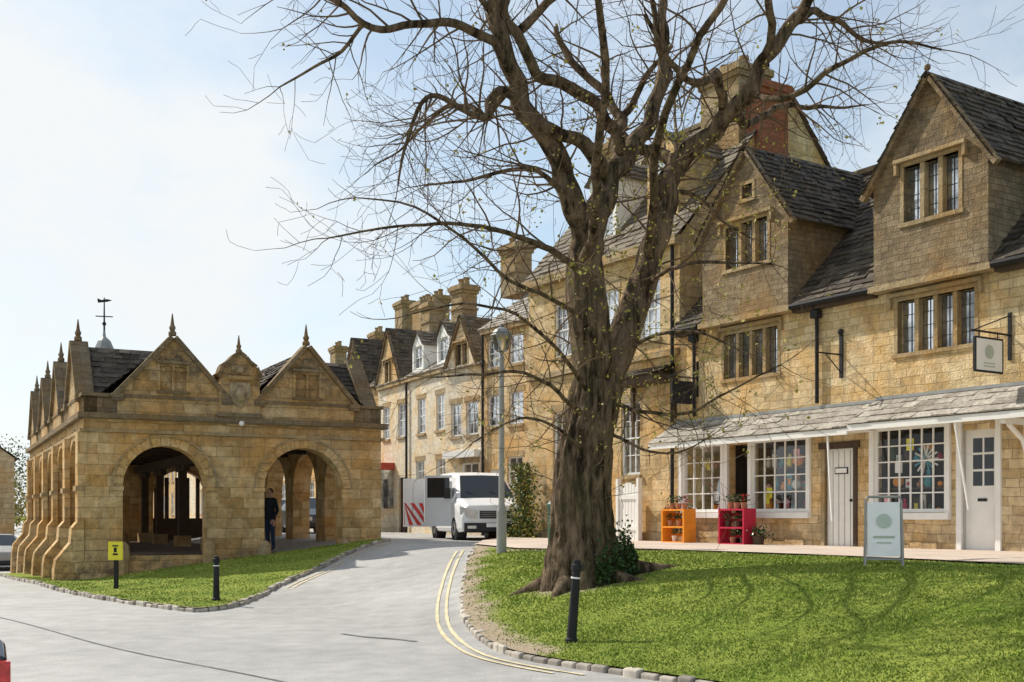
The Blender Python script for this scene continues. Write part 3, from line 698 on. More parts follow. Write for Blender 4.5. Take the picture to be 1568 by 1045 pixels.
# ------------------------------------------------------------------ market hall
HA=Vector((-10.26,26.6,0)); HD=Vector((.887,.461,0)).normalized(); HV=Vector((-.461,.887,0)).normalized()
W_,LN=7.56,17.0
def hp(u,v,z): q=HA+HD*u+HV*v; return Vector((q.x,q.y,z))
Ff=Fr(HA,HD,-HV); Fl=Fr(HA,HV,-HD); Fr_=Fr(HA+HD*W_,HV,HD); Fb=Fr(HA+HV*LN,HD,HV)
hall=empty('market_hall'); mb=MB(); ar=MB(); rf=MB()
FZ=.62
def arch(c,r,sp=2.32,zb=FZ,n=14):
    return [(c-r,zb),(c+r,zb)]+[(c+r*math.cos(math.pi*i/n),sp+r*math.sin(math.pi*i/n)) for i in range(n+1)]
def ring(fr,c,r,sp=2.32):
    n=15
    for i in range(n):
        a0=math.pi*i/n+.01; a1=math.pi*(i+1)/n-.01
        P=[(c+q*math.cos(a),sp+q*math.sin(a)) for q,a in ((r,a0),(r,a1),(r+.22,a1),(r+.22,a0))]
        ar.hexa([fr.p(x,z,-.1) for x,z in P]+[fr.p(x,z,.012+R.uniform(0,.01)) for x,z in P],'stone_hall')
    n=22
    for i in range(n):
        a0=math.pi*i/n; a1=math.pi*(i+1)/n
        P=[(c+q*math.cos(a),sp+q*math.sin(a)) for q,a in ((r+.22,a0),(r+.22,a1),(r+.27,a1),(r+.27,a0))]
        ar.hexa([fr.p(x,z,-.05) for x,z in P]+[fr.p(x,z,.045) for x,z in P],'stone_trim')
    for s in (-1,1): fr.box(ar,c+s*r-.02 if s>0 else c-r-.3,c+r+.3 if s>0 else c-r+.02,sp-.10,sp,-.5,.035,'stone_hall')
fa=[(1.9,1.01),(5.42,1.05)]
la=[(2.0+3.25*i,1.2) for i in range(5)]
for fr,ln,aa in ((Ff,W_,fa),(Fl,LN,la),(Fr_,LN,la),(Fb,W_,fa)):
    H_=[arch(c,r) for c,r in aa]
    wall(mb,fr,rect(0,ln,-.9,4.0),H_,'stone_hall',depth=.55)
    wall(mb,fr,rect(.55,ln-.55,-.9,4.0),H_,'stone_hall',o=-.55,depth=0)
    for c,r in aa: ring(fr,c,r)
    fr.box(ar,-.1,ln+.1,3.62,3.70,-.02,.05,'stone_trim')
    fr.box(ar,-.14,ln+.14,3.94,4.08,-.02,.15,'stone_hall_dark')
    wall(mb,fr,rect(0,ln,4.08,4.48),[],'stone_hall_dark',edge=.3)
    fr.box(ar,-.05,ln+.05,4.48,4.56,-.34,.06,'stone_hall_dark')
mb.hexa([hp(.1,.1,-.9),hp(W_-.1,.1,-.9),hp(W_-.1,LN-.1,-.9),hp(.1,LN-.1,-.9),hp(.1,.1,FZ),hp(W_-.1,.1,FZ),hp(W_-.1,LN-.1,FZ),hp(.1,LN-.1,FZ)],'cobble')
mb.poly([hp(.3,.3,3.85),hp(W_-.3,.3,3.85),hp(W_-.3,LN-.3,3.85),hp(.3,LN-.3,3.85)],'dark_wood')
def hbox(m_,u0,u1,v0,v1,z0,z1,mt): m_.hexa([hp(u0,v0,z0),hp(u1,v0,z0),hp(u1,v1,z0),hp(u0,v1,z0),hp(u0,v0,z1),hp(u1,v0,z1),hp(u1,v1,z1),hp(u0,v1,z1)],mt)
for v in range(1,17,2): hbox(mb,.5,W_-.5,v,v+.25,3.5,3.84,'dark_wood')
hbox(mb,3.65,3.91,.5,LN-.5,3.2,3.49,'dark_wood')
for v in (3.5,7.5,11.5,14.6):
    hbox(mb,3.66,3.90,v,v+.24,FZ,3.2,'dark_wood'); hbox(mb,3.55,4.01,v-.1,v+.34,FZ,FZ+.35,'stone_trim')
    hbox(mb,3.69,3.87,v-.6,v+.84,3.0,3.2,'dark_wood')
for u in (.95,1.6,2.3,4.45,4.85,5.25,5.65,6.05,6.4): hbox(mb,u,u+.15,LN-.35,LN-.25,FZ,3.1,'dark_wood')
hbox(mb,4.3,6.6,LN-.36,LN-.24,FZ,1.5,'dark_wood')
hbox(mb,.6,3.2,LN-2.5,LN-2.3,FZ,3.4,'stone_hall')
hbox(mb,.6,.9,2.6,LN-2.5,FZ,1.5,'stone_hall')
def finial(fr,u,z,o,s=1.0):
    c=fr.p(u,z,o); mb.lathe(c,[(.10*s,0),(.10*s,.08*s),(.06*s,.12*s),(.085*s,.2*s),(.05*s,.27*s),(.012,.55*s)],8,'stone_hall_dark')
def gable(fr,c,hw,zp,win=True,mat='stone_hall'):
    zb=4.08
    H_=[rect(c-.31,c-.03,4.7,5.3),rect(c+.03,c+.31,4.7,5.3)] if win else []
    o=.035
    wall(mb,fr,[(c-hw,zb),(c+hw,zb),(c+hw,4.55),(c,zp),(c-hw,4.55)],H_,mat,o=o,depth=.12,edge=.35)
    if win:
        for x in (c-.31,c+.03): mb.poly([fr.p(x,4.7,o-.1),fr.p(x+.28,4.7,o-.1),fr.p(x+.28,5.3,o-.1),fr.p(x,5.3,o-.1)],'stone_hall')
        fr.box(ar,c-.42,c+.42,5.36,5.43,o,o+.10,'stone_hall_dark'); fr.box(ar,c-.40,c+.40,4.62,4.69,o,o+.05,'stone_hall_dark')
        for x in (c-.39,c+.32): fr.box(ar,x,x+.07,4.69,5.36,o,o+.02,'stone_hall')
        fr.box(ar,c-.16,c+.16,5.43,5.5,o,o+.06,'stone_hall_dark')
    for s in (-1,1):
        fr.slant(ar,c+s*(hw+.06),4.46,c,zp-.03,.11,o-.35,o+.09,'stone_hall_dark')
        fr.box(ar,c+s*hw-.14,c+s*hw+.14,4.40,4.57,o-.35,o+.10,'stone_hall_dark')
    finial(fr,c,zp+.06,o-.12)
gable(Ff,2.08,1.32,6.02); gable(Ff,5.50,1.28,6.02)
P=[(3.2,4.08),(4.22,4.08),(4.22,5.05),(4.27,5.12),(4.18,5.2),(4.12,5.38),(3.95,5.5),(3.85,5.62),(3.71,5.72),(3.57,5.62),(3.47,5.5),(3.3,5.38),(3.24,5.2),(3.15,5.12),(3.2,5.05)]
wall(mb,Ff,P,[],'stone_hall',o=.12,edge=.4)
for i in range(2,len(P)-1):
    a,b=P[i],P[i+1]; Ff.slant(ar,a[0],a[1],b[0],b[1],.07,-.28,.17,'stone_hall_dark')
Ff.box(ar,3.15,4.27,4.10,4.2,.1,.2,'stone_hall_dark'); finial(Ff,3.71,5.76,-.0,.8)
Sh=[(3.46,4.98),(3.96,4.98),(3.98,4.68),(3.88,4.46),(3.71,4.34),(3.54,4.46),(3.44,4.68)]
wall(ar,Ff,Sh,[],'shield',o=.17,edge=.06); 
ar.lathe(Ff.p(3.71,4.45,.16),[(.02,0),(.13,.08),(.16,.22),(.1,.38),(.02,.44)],10,'shield')
Ff.box(ar,3.4,4.02,5.05,5.14,.12,.2,'stone_trim'); ar.ball(Ff.p(3.71,5.3,.15),.1,'shield')
ar.ball(Ff.p(3.72,3.93,.26),.07,'white_paint')
for v in (2.0,6.3,10.6,14.9): gable(Fl,v,1.3,6.02,False); gable(Fr_,v,1.3,6.02,False)
for u in (2.08,5.5): gable(Fb,u,1.3,6.02,False)
for ua,uc,ub in ((.25,2.08,3.72),(3.72,5.5,7.3)):
    for ue in (ua,ub):
        roof(rf,hp(ue,.2,4.42),hp(ue,LN-.2,4.42),hp(uc,LN-.2,5.95),hp(uc,.2,5.95),'slate_dark',.2,.3)
for v in (2.0,6.3,10.6,14.9):
    for s in (-1,1):
        roof(rf,hp(.2,v+s*1.3,4.5),hp(1.2,v+s*1.3,4.5),hp(2.08,v,5.93),hp(.2,v,5.93),'slate_dark',.2,.3)
        roof(rf,hp(W_-.2,v+s*1.3,4.5),hp(W_-1.2,v+s*1.3,4.5),hp(5.5,v,5.93),hp(W_-.2,v,5.93),'slate_dark',.2,.3)
for i in range(6):
    v=.0+i*3.28 if i else .25
    v=min(v,LN-.3); fr=Fl
    b0,b1=v-.25,v+.25
    fr.box(ar,b0,b1,1.35,3.62,.0,.14,'stone_hall'); fr.box(ar,b0-.04,b1+.04,2.2,2.32,.0,.19,'stone_trim')
    q=[(0.0,-1.0),(.72,-1.0),(.66,.3),(.62,.55),(.30,.95),(.27,1.3),(.15,1.45),(0.0,1.5)]
    for u in (b0-.05,b1+.05): ar.poly([fr.p(u,z,o) for o,z in q],'stone_hall')
    for k in range(len(q)-1):
        a,b=q[k],q[k+1]; ar.poly([fr.p(b0-.05,a[1],a[0]),fr.p(b1+.05,a[1],a[0]),fr.p(b1+.05,b[1],b[0]),fr.p(b0-.05,b[1],b[0])],'stone_hall')
wall(mb,Ff,rect(.0,.85,-.9,.75),[],'stone_hall',o=.07,edge=.07); wall(mb,Ff,rect(6.55,7.6,-.9,1.0),[],'stone_hall',o=.05,edge=.05)
for u in (.86,2.93,4.33,6.5):
    c=Ff.p(u,FZ-.25,.18); ar.lathe(c,[(.17,-.6),(.17,.3),(.15,.5),(.08,.58),(.01,.6)],9,'stone_trim')
mb.obj('walls',hall); ar.obj('mouldings',hall); rf.obj('roof',hall)
e=MB(); c=hp(2.0,12,5.9)
e.lathe(c,[(.42,-.3),(.42,.4),(.48,.42),(.48,.5),(.3,.55),(.28,1.2),(.36,1.25),(.33,1.45),(.22,1.7),(.06,1.85),(.03,2.1)],8,'lead')
e.tube([c+Vector((0,0,2.0)),c+Vector((0,0,3.2))],[.035,.02],6,'black_metal')
for a in range(4):
    d=Vector((math.cos(a*1.571+.3),math.sin(a*1.571+.3),0)); e.tube([c+Vector((0,0,2.55)),c+Vector((0,0,2.55))+d*.28],[.02,.02],5,'black_metal')
e.poly([c+Vector((-.22,0,3.02)),c+Vector((.1,0,3.05)),c+Vector((.28,0,3.10)),c+Vector((.1,0,3.15)),c+Vector((-.1,0,3.12)),c+Vector((-.24,0,3.18))],'black_metal')
e.ball(c+Vector((0,0,2.3)),.07,'black_metal'); e.obj('cupola_weathervane',hall)
# ------------------------------------------------------------------ the tree
def E(a,b,dy=0): return Vector(((a-784)/100,17+dy,(950-b)/100))   # elevation sketch in cm
limbs=[
 [(905,905,0,.60),(897,860,0,.48),(891,800,0,.43),(889,740,0,.40),(895,680,0,.38),(906,630,0,.365),(918,585,0,.35)],
 [(912,610,0,.26),(940,550,.1,.25),(962,495,.2,.23),(990,420,.3,.20),(1012,345,.35,.18),(1030,280,.3,.165),(1043,238,.3,.155),(1075,212,.2,.135),(1112,182,0,.125),(1140,150,-.2,.115),(1165,112,-.3,.10),(1200,60,-.5,.085),(1235,5,-.7,.07),(1260,-60,-.9,.06)],
 [(915,600,0,.30),(905,540,-.1,.30),(897,480,-.2,.29),(893,420,-.2,.27),(900,370,-.2,.23),(918,315,-.1,.19),(940,272,0,.16),(968,228,.2,.135),(992,185,.4,.115),(1010,140,.5,.10),(1022,80,.6,.085),(1030,10,.7,.07),(1020,-60,.8,.06)],
 [(900,400,-.2,.21),(880,330,-.4,.18),(855,275,-.6,.155),(825,225,-.8,.14),(800,190,-.9,.13),(783,150,-1.,.12),(770,110,-1.1,.11),(758,60,-1.2,.10),(738,10,-1.4,.085),(720,-50,-1.5,.07)],
 [(783,150,-1.,.08),(755,125,-1.3,.07),(715,113,-1.6,.06),(670,120,-1.9,.055),(630,133,-2.1,.05),(590,138,-2.3,.045),(560,118,-2.5,.035),(515,108,-2.7,.025),(470,92,-2.8,.018),(432,78,-2.9,.01)],
 [(590,138,-2.3,.03),(555,168,-2.1,.026),(515,185,-2,.02),(465,203,-1.8,.011)],
 [(803,195,-.9,.07),(772,188,-1.3,.06),(756,215,-1.6,.055),(742,245,-1.8,.045),(712,236,-2.,.04),(678,226,-2.1,.035),(656,258,-2.2,.028),(641,305,-2.2,.022),(632,350,-2.2,.012)],
 [(790,160,-1,.055),(750,190,-.4,.05),(716,165,0,.042),(680,150,.4,.035),(640,170,.7,.025),(600,200,1,.018),(560,215,1.2,.01)],
 [(935,285,0,.12),(912,255,-.3,.11),(880,238,-.6,.10),(850,236,-.9,.09),(822,222,-1.0,.085)],
 [(958,235,.1,.10),(935,200,-.2,.10),(905,175,-.5,.09),(860,162,-.8,.085),(815,152,-1.,.08),(790,115,-1.2,.075),(775,60,-1.0,.06),(770,0,-1,.05),(790,-50,-1,.035)],
 [(945,250,.2,.10),(950,190,.8,.09),(958,150,1.1,.085),(945,105,1.3,.075),(910,60,1.5,.07),(880,20,1.7,.06),(860,-40,1.8,.045)],
 [(1043,238,.3,.11),(1015,205,.7,.10),(985,190,1.,.09),(960,150,1.4,.075),(985,90,1.8,.06),(1010,40,2,.05),(1060,-20,2.2,.035)],
 [(1010,140,.5,.08),(1035,80,.9,.07),(1022,20,1,.06),(1010,-50,1,.04)],
 [(795,95,-1.1,.07),(830,55,-1.2,.06),(870,38,-1.3,.05),(890,-5,-1.5,.042),(895,-50,-1.6,.035)],
 [(765,80,-1.1,.05),(720,45,-1.6,.042),(685,25,-1.9,.034),(640,0,-2.2,.025),(600,-20,-2.4,.015)],
 [(1110,184,0,.09),(1160,165,.6,.07),(1195,135,1,.06),(1240,112,1.4,.048),(1295,100,1.8,.036),(1340,92,2,.024),(1395,80,2.2,.012)],
 [(1112,182,0,.08),(1090,145,-.7,.07),(1068,165,-1.1,.06),(1030,180,-1.5,.05),(990,165,-2,.038),(960,130,-2.4,.024)],
 [(1200,60,-.5,.07),(1240,25,-.1,.06),(1290,12,.4,.046),(1350,25,.8,.034),(1400,20,1.1,.02),(1445,8,1.3,.01)],
 [(1165,115,-.3,.07),(1160,60,-.9,.06),(1140,10,-1.4,.05),(1130,-50,-1.8,.035)],
 [(1140,150,-.2,.055),(1190,185,-1,.045),(1235,165,-1.6,.035),(1290,160,-2.2,.024),(1340,185,-2.6,.012)],
 [(1030,290,.3,.05),(1080,270,1,.038),(1130,300,1.4,.025),(1190,320,1.8,.014)],
 [(893,430,-.2,.06),(850,412,-1,.05),(800,405,-1.6,.04),(755,402,-2,.032),(700,410,-2.6,.025),(640,425,-3,.018),(560,450,-3.4,.01)],
 [(900,500,-.2,.04),(840,480,-1.2,.032),(780,470,-2,.026),(720,430,-2.6,.02),(660,400,-3,.015),(590,395,-3.2,.008)],
 [(890,640,-.3,.04),(850,610,-.9,.032),(800,590,-1.5,.024),(745,600,-2.1,.018),(680,610,-2.6,.01)],
 [(895,600,-.3,.035),(850,555,-1.2,.028),(790,520,-2,.022),(720,515,-2.6,.016),(640,540,-3,.008)],
 [(890,690,-.4,.03),(840,660,-1,.022),(790,655,-1.5,.016),(730,690,-1.8,.008)],
 [(870,320,-.5,.05),(820,300,-1.2,.036),(770,320,-1.8,.028),(720,345,-2.2,.02),(670,360,-2.6,.012)],
 [(985,435,.3,.04),(1030,420,-.6,.03),(1080,430,-1.2,.022),(1140,445,-1.8,.014)],
 [(930,610,.0,.04),(975,640,-.8,.03),(1030,645,-1.4,.022),(1080,620,-1.9,.015),(1140,590,-2.3,.008)],
 [(925,660,.0,.03),(975,690,-.6,.022),(1020,700,-1.0,.015),(1060,680,-1.5,.008)],
 [(950,540,.2,.04),(1000,520,-.4,.026),(1050,525,-1,.018),(1100,560,-1.6,.009)],
 [(1000,395,.3,.08),(985,300,-1.0,.07),(1000,220,-2.2,.055),(1060,130,-3.4,.045),(1120,60,-4.4,.03),(1160,-20,-5.2,.02)],
 [(893,420,-.2,.08),(900,330,-1.4,.065),(905,240,-2.6,.055),(880,120,-3.8,.04),(840,30,-4.8,.03),(830,-50,-5.4,.02)],
 [(900,400,0,.08),(930,330,1.4,.065),(900,230,2.6,.055),(860,120,3.6,.04),(850,20,4.4,.025)],
 [(1015,340,.3,.075),(1050,270,1.6,.06),(1080,180,2.8,.048),(1090,80,3.8,.035),(1100,-20,4.6,.02)],
]
# upper crown out of view: leaders carry on, limbs added to shade the green
NB=len(limbs)
def U(x,y,z,r): return ((x*100+784),(950-z*100),y-17,r)
for (sx,sy,sz,r0),ends in (((-.64,15.5,10.0,.10),((-2.2,14.2,11.3),(-4.2,15.0,11.0),(-.6,13.2,12.2),(-2.8,17.0,12.2),(-4.8,16.8,11.6),(-3.4,18.0,11.6),(-1.6,16.2,13.2))),
                        ((2.36,17.8,10.1,.085),((1.2,16.2,12.2),(3.2,18.8,12.6),(0,17.8,13.0),(-1.4,18.4,12.4))),
                        ((4.76,16.1,10.1,.075),((5.4,14.0,11.6),(6.6,16.4,12.0),(3.4,13.8,12.0))),
                        ((.06,16,10.0,.07),((-1.4,13.4,10.6),(.6,12.6,10.8),(-3.2,15.2,11.4),(-4.0,16.2,10.9))),
                        ((1.11,15.4,10.0,.05),((1.8,12.8,11.2),(-.6,12.2,10.2)))):
    for (ex,ey,ez) in ends:
        mx_,my_,mz_=(sx*.55+ex*.45,sy*.55+ey*.45,sz*.4+ez*.6)
        limbs.append([U(sx,sy,sz,r0),U((sx+mx_)/2,(sy+my_)/2,(sz+mz_)/2+.25,r0*.9),U(mx_,my_,mz_+.2,r0*.75),U(ex,ey,ez,r0*.5),U(ex+(ex-sx)*.35,ey+(ey-sy)*.35,ez+.1,r0*.25)])
tree=empty('bare_tree'); tk=MB(); tw=MB(); lf=MB()
def cr(P,n):
    out=[]
    for i in range(len(P)-1):
        p0,p1,p2,p3=P[max(i-1,0)],P[i],P[i+1],P[min(i+2,len(P)-1)]
        for k in range(n):
            t=k/n
            out.append(.5*((2*p1)+(p2-p0)*t+(2*p0-5*p1+4*p2-p3)*t*t+(3*p1-p0-3*p2+p3)*t**3))
    out.append(P[-1]); return out
def leaf(p,s,mat='spring_leaf',to=None):
    a=Vector((R.gauss(0,1),R.gauss(0,1),R.gauss(0,1))).normalized(); b=a.cross(Vector((R.gauss(0,1),R.gauss(0,1),R.gauss(0,1)))).normalized()
    (to or lf).poly([p-a*s*.5,p+b*s*.35,p+a*s*.5,p-b*s*.35],mat)
def leafy(p):
    return 1.0*max(0,1-abs(p.x-2.6)/3.8)*max(0,1-abs(p.z-5.2)/3.8)+.03
def rv(): return Vector((R.gauss(0,1),R.gauss(0,1),R.gauss(0,1))).normalized()
def twig(p,d,ln,r,lev,rmin=.003):
    n=max(3,int(ln/.16)); st=ln/n; pts=[p.copy()]; rad=[r]; dd=d.copy(); kids=[]
    for i in range(n):
        up=.12 if i>n*.4 else -.04
        dd=(dd+rv()*.20+Vector((0,0,up))).normalized()
        p=p+dd*st; pts.append(p.copy()); rad.append(max(rmin,r*(1-.75*(i+1)/n)))
        kids.append((p.copy(),dd.copy(),rad[-1]))
    tw.tube(pts,rad,4 if r>.012 else 3,'twig',False)
    if lev>0:
        for i,(q,qd,qr) in enumerate(kids):
            if i<1: continue
            if R.random()<(.55 if lev>1 else .45):
                side=qd.cross(rv()).normalized()
                nd=(qd*.75+side*R.uniform(.5,.95)).normalized()
                twig(q,nd,ln*R.uniform(.32,.6),qr*.68,lev-1,rmin)
    if R.random()<leafy(p)*1.0:
        for k in range(R.randint(2,4)): leaf(p+rv()*.05,R.uniform(.035,.07))
for bi,B in enumerate(limbs):
    P=[E(a,b,d) for a,b,d,r in B]; rr=[r for *_,r in B]
    n=8 if bi<4 else 4
    Q=cr(P,n); rad=[]
    for i in range(len(Q)):
        t=i/n; k=min(int(t),len(rr)-2); rad.append(rr[k]*(1-(t-k))+rr[k+1]*(t-k))
    if bi>0:
        for i,q in enumerate(Q):
            if i and rad[i]<.2: q+=Vector((mn.noise(q*2.2+Vector((9,0,0))),mn.noise(q*2.2),mn.noise(q*2.2+Vector((0,9,0)))))*min(.12,rad[i]*1.6)
    sides=80 if bi==0 else (30 if bi<4 else (10 if rr[0]>.08 else 7))
    def fn(k,an,p,bi=bi):
        if bi>3: return 1+.10*mn.noise(p*3+Vector((math.cos(an),math.sin(an),0)))
        q=Vector((math.cos(an)*2.2,math.sin(an)*2.2,p.z*.55+bi*5))
        an2=an+p.z*.22
        f=1+.16*mn.noise(q)+.10*mn.noise(q*3.1)
        rg=abs(mn.noise(Vector((math.cos(an2)*5.5,math.sin(an2)*5.5,p.z*1.1))))
        f+=(.10-.42*max(0,.28-rg))*(1 if bi==0 else .6)
        if bi==0:
            z=p.z-.55; f*=1+max(0,.7-z)*(.35*max(0,math.sin(an*5+1))+.12)
        return f
    if bi==0:
        Q2=[];r2=[]
        for i in range(len(Q)-1):
            for k in range(3): t=k/3; Q2.append(Q[i].lerp(Q[i+1],t)); r2.append(rad[i]*(1-t)+rad[i+1]*t)
        Q2.append(Q[-1]); r2.append(rad[-1]); tk.tube(Q2,r2,sides,'bark',True,fn)
    else: tk.tube(Q,rad,sides,'bark',True,fn)
    if bi==0:
        for k in range(24):
            i=R.randrange(len(Q)//3,len(Q)); a=R.uniform(2.6,6.8); d=Vector((math.cos(a),math.sin(a)*.8,R.uniform(.1,.7))).normalized()
            twig(Q[i]+d*rad[i]*.8,d,R.uniform(.5,1.4),.010,1)
        continue
    deep=31<=bi<NB; top=bi>=NB
    for i in range(2,len(Q),(2 if 0<bi<4 else 1)):
        r=rad[i]
        t=(Q[min(i+1,len(Q)-1)]-Q[i-1]).normalized()
        prob=.85 if r<.05 else (.55 if r<.10 else .34)
        if deep: prob*=.5
        if top: prob=.8
        elif Q[i].z>9.8: prob*=.3
        if R.random()<prob:
            side=t.cross(rv()).normalized()
            if r>.06 or top: side=(side+Vector((0,0,.35))).normalized()
            d=(t*R.uniform(.3,.9)+side).normalized()
            if top: twig(Q[i]+side*r*.7,d,R.uniform(1.0,2.0),R.uniform(.025,.04),1,.010)  # unseen crown twigs thickened so that they cast visible shade
            else: twig(Q[i]+side*r*.7,d,R.uniform(.7,1.7)*(1 if r>.03 else .75),min(.017,max(.0065,r*.42)),2)
            if r<.08 and not top and R.random()<.5:
                d=(t*R.uniform(.2,.6)-side).normalized(); twig(Q[i]-side*r*.7,d,R.uniform(.5,1.1),min(.013,max(.006,r*.4)),2)
    if rr[-1]<.03: twig(Q[-1],(Q[-1]-Q[-2]).normalized(),R.uniform(.6,1),.009,2 if bi<NB else 1)
for a,l in ((2.9,1.1),(3.9,.9),(5.2,1.0),(6.0,1.3),(.6,1.0),(1.7,.8)):
    P=[];rr=[]
    for k in range(6):
        t=k/5; x=TREE[0]+math.cos(a+.3*t)*(.35+l*t); y=TREE[1]+math.sin(a+.3*t)*(.35+l*t); P.append(Vector((x,y,h(x,y)+.06+.2*(1-t)**2-.06*t))); rr.append(.15*(1-t)+.03)
    tk.tube(P,rr,8,'bark')
for k in range(1000):
    z=R.uniform(2.5,8.0); q=Vector((1.3+R.gauss(.35,.85)+(z-3)*.14,17+R.gauss(-.3,.7),z)); leaf(q,R.uniform(.03,.065))
tk.obj('trunk_and_limbs',tree,True); tw.obj('twigs',tree); lf.obj('leaf_buds',tree)
e=MB()
for k in range(2200):
    a=R.uniform(-1.5,.9); z=abs(R.gauss(0,.26)); rr_=.56+.3*max(0,.5-z)+R.uniform(-.05,.10)
    x=TREE[0]+math.cos(a)*rr_; y=TREE[1]+math.sin(a)*rr_; leaf(Vector((x,y,h(x,y)+.1+z)),R.uniform(.04,.08),'green_leaf',e)
e.obj('ivy')
e=MB()
for k in range(3500):
    z=.95+2.1*R.random()**1.3; w=.55*(1-((z-1.2)/2.1)**2*.6) if z>1.2 else .5
    q=MF.p(6.0+R.gauss(0,.45)*w*1.4,z,.25+abs(R.gauss(0,.22)))
    leaf(q,R.uniform(.05,.11),R.choice(['ivy_leaf','ivy_leaf','spring_leaf']),e)
for k in range(12): e.tube([MF.p(6.0+R.uniform(-.4,.4),.9,.3),MF.p(6.0+R.uniform(-.5,.5),2.4,.25)],[.02,.008],5,'twig')
e.obj('climbing_shrub')
# ------------------------------------------------------------------ vehicles
def vehicle(name,st,body,pos,head,wheels,wr,van=False,glass_from=2,glass_to=3):
    root=empty(name); b=MB(); H_=Vector((head[0],head[1],0)).normalized(); S_=Vector((H_.y,-H_.x,0))
    zg=pos[2]
    def P(x,y,z): q=Vector((pos[0],pos[1],0))-H_*x+S_*y; return Vector((q.x,q.y,zg+z))
    rings=[]
    for (x,zb,zm,zt,hb,hm,ht) in st:
        rings.append([(x,-hb,zb),(x,-hm,zb+.12),(x,-hm,zm),(x,-ht,zt-.07),(x,-ht+.10,zt),(x,0,zt+.015),(x,ht-.10,zt),(x,ht,zt-.07),(x,hm,zm),(x,hm,zb+.12),(x,hb,zb)])
    for i in range(len(rings)-1):
        for j in range(10):
            m=body
            if glass_from<=i<glass_to and j in (4,5): m='vehicle_glass'
            if not van and (glass_from<=i<=len(rings)-3) and j in (2,7) : m='vehicle_glass'
            if not van and i==len(rings)-3 and j in (4,5): m='vehicle_glass'
            b.poly([P(*rings[i][j]),P(*rings[i+1][j]),P(*rings[i+1][j+1]),P(*rings[i][j+1])],m)
        b.poly([P(*rings[i][0]),P(*rings[i+1][0]),P(*rings[i+1][10]),P(*rings[i][10])],'black_plastic')
    b.poly([P(*q) for q in rings[0]],body); b.poly([P(*q) for q in rings[-1]],body)
    o=b.obj('body',root); 
    bm=bmesh.new(); bm.from_mesh(o.data); bmesh.ops.remove_doubles(bm,verts=bm.verts,dist=.001); bmesh.ops.recalc_face_normals(bm,faces=bm.faces); bm.to_mesh(o.data); bm.free()
    bv=o.modifiers.new('b','BEVEL'); bv.width=.03; bv.segments=3; bv.limit_method='ANGLE'; bv.angle_limit=.5
    w=MB()
    for x in wheels:
        for s in (-1,1):
            hw=st[2][5]
            c0=P(x,s*(hw-.2),wr); c1=P(x,s*(hw+.012),wr)
            w.tube([c0,c0.lerp(c1,.12),c0.lerp(c1,.9),c1],[wr*.93,wr,wr,wr*.93],24,'tyre')
            c2=c0.lerp(c1,1.03); w.tube([c1,c2],[wr*.62,wr*.58],20,'grey_metal')
            w.tube([c2,c0.lerp(c1,1.07)],[wr*.2,wr*.16],12,'black_plastic')
            w.tube([P(x,s*(hw-.3),wr),P(x,s*(hw+.004),wr)],[wr*1.16,wr*1.16],24,'black_plastic')
    w.obj('wheels',root)
    return root,P
def vbox(b,P,x0,x1,y0,y1,z0,z1,m):
    b.hexa([P(x0,y0,z0),P(x1,y0,z0),P(x1,y1,z0),P(x0,y1,z0),P(x0,y0,z1),P(x1,y0,z1),P(x1,y1,z1),P(x0,y1,z1)],m)
vz=h(-.5,32.5)
van,P=vehicle('delivery_van',[(0,.30,.55,.78,.80,.82,.74),(.06,.24,.62,.98,.90,.93,.84),(.40,.22,.8,1.12,.94,.98,.90),(.78,.22,1.0,1.20,.94,.99,.91),(1.65,.22,1.15,1.88,.94,.99,.74),(2.0,.22,1.2,1.96,.94,.99,.78),(2.6,.22,1.2,2.0,.94,.99,.81),(4.5,.22,1.2,1.98,.94,.99,.81),(4.65,.26,1.2,1.90,.94,.97,.78)],
   'van_white',(-.48,31.2,vz),(.26,-.965),(.9,3.8),.34,True,3,4)
b=MB()
vbox(b,P,-.06,.06,-.88,.88,.26,.50,'black_plastic'); vbox(b,P,-.02,.06,-.44,.44,.62,.84,'black_plastic')
for z in (.67,.73,.79): vbox(b,P,-.03,-.02,-.42,.42,z,z+.015,'grey_metal')
for s in (-1,1):
    q=[(.02,.50,.62),(.02,.80,.66),(.22,.955,.74),(.22,.955,.96),(.05,.80,.92),(.02,.50,.84)]
    b.poly([P(x-.035,s*y,z) for x,y,z in (q[0],q[1],q[4],q[5])],'ceramic'); b.poly([P(x-.03,s*(y+.012),z) for x,y,z in (q[1],q[2],q[3],q[4])],'ceramic')
    y0,y1=sorted((s*.55,s*.8)); vbox(b,P,-.065,-.05,y0,y1,.34,.42,'ceramic')
    y0,y1=sorted((s*1.03,s*1.22)); vbox(b,P,1.15,1.24,y0,y1,1.2,1.50,'black_plastic')
for k in range(2): b.tube([P(.83,-.5+k*.7,1.22),P(1.0,-.1+k*.7,1.40)],[.012,.008],5,'black_plastic')
vbox(b,P,-.068,-.06,-.26,.26,.38,.49,'sign_white')
vbox(b,P,1.72,2.35,-.967,-.943,1.22,1.60,'vehicle_glass')
for x in (2.45,3.6): vbox(b,P,x,x+.015,.985,.996,.4,1.9,'lead')
vbox(b,P,2.45,4.4,.986,.998,.95,.985,'black_plastic')
hx=1.2
def DP(a,z,t=0): return P(hx+a*.45+t*.9,(.98+a*.72)+t*.02,z)
b.hexa([DP(0,.4),DP(1,.4),DP(1,.4,.06),DP(0,.4,.06),DP(0,1.22),DP(1,1.22),DP(1,1.22,.06),DP(0,1.22,.06)],'van_white')
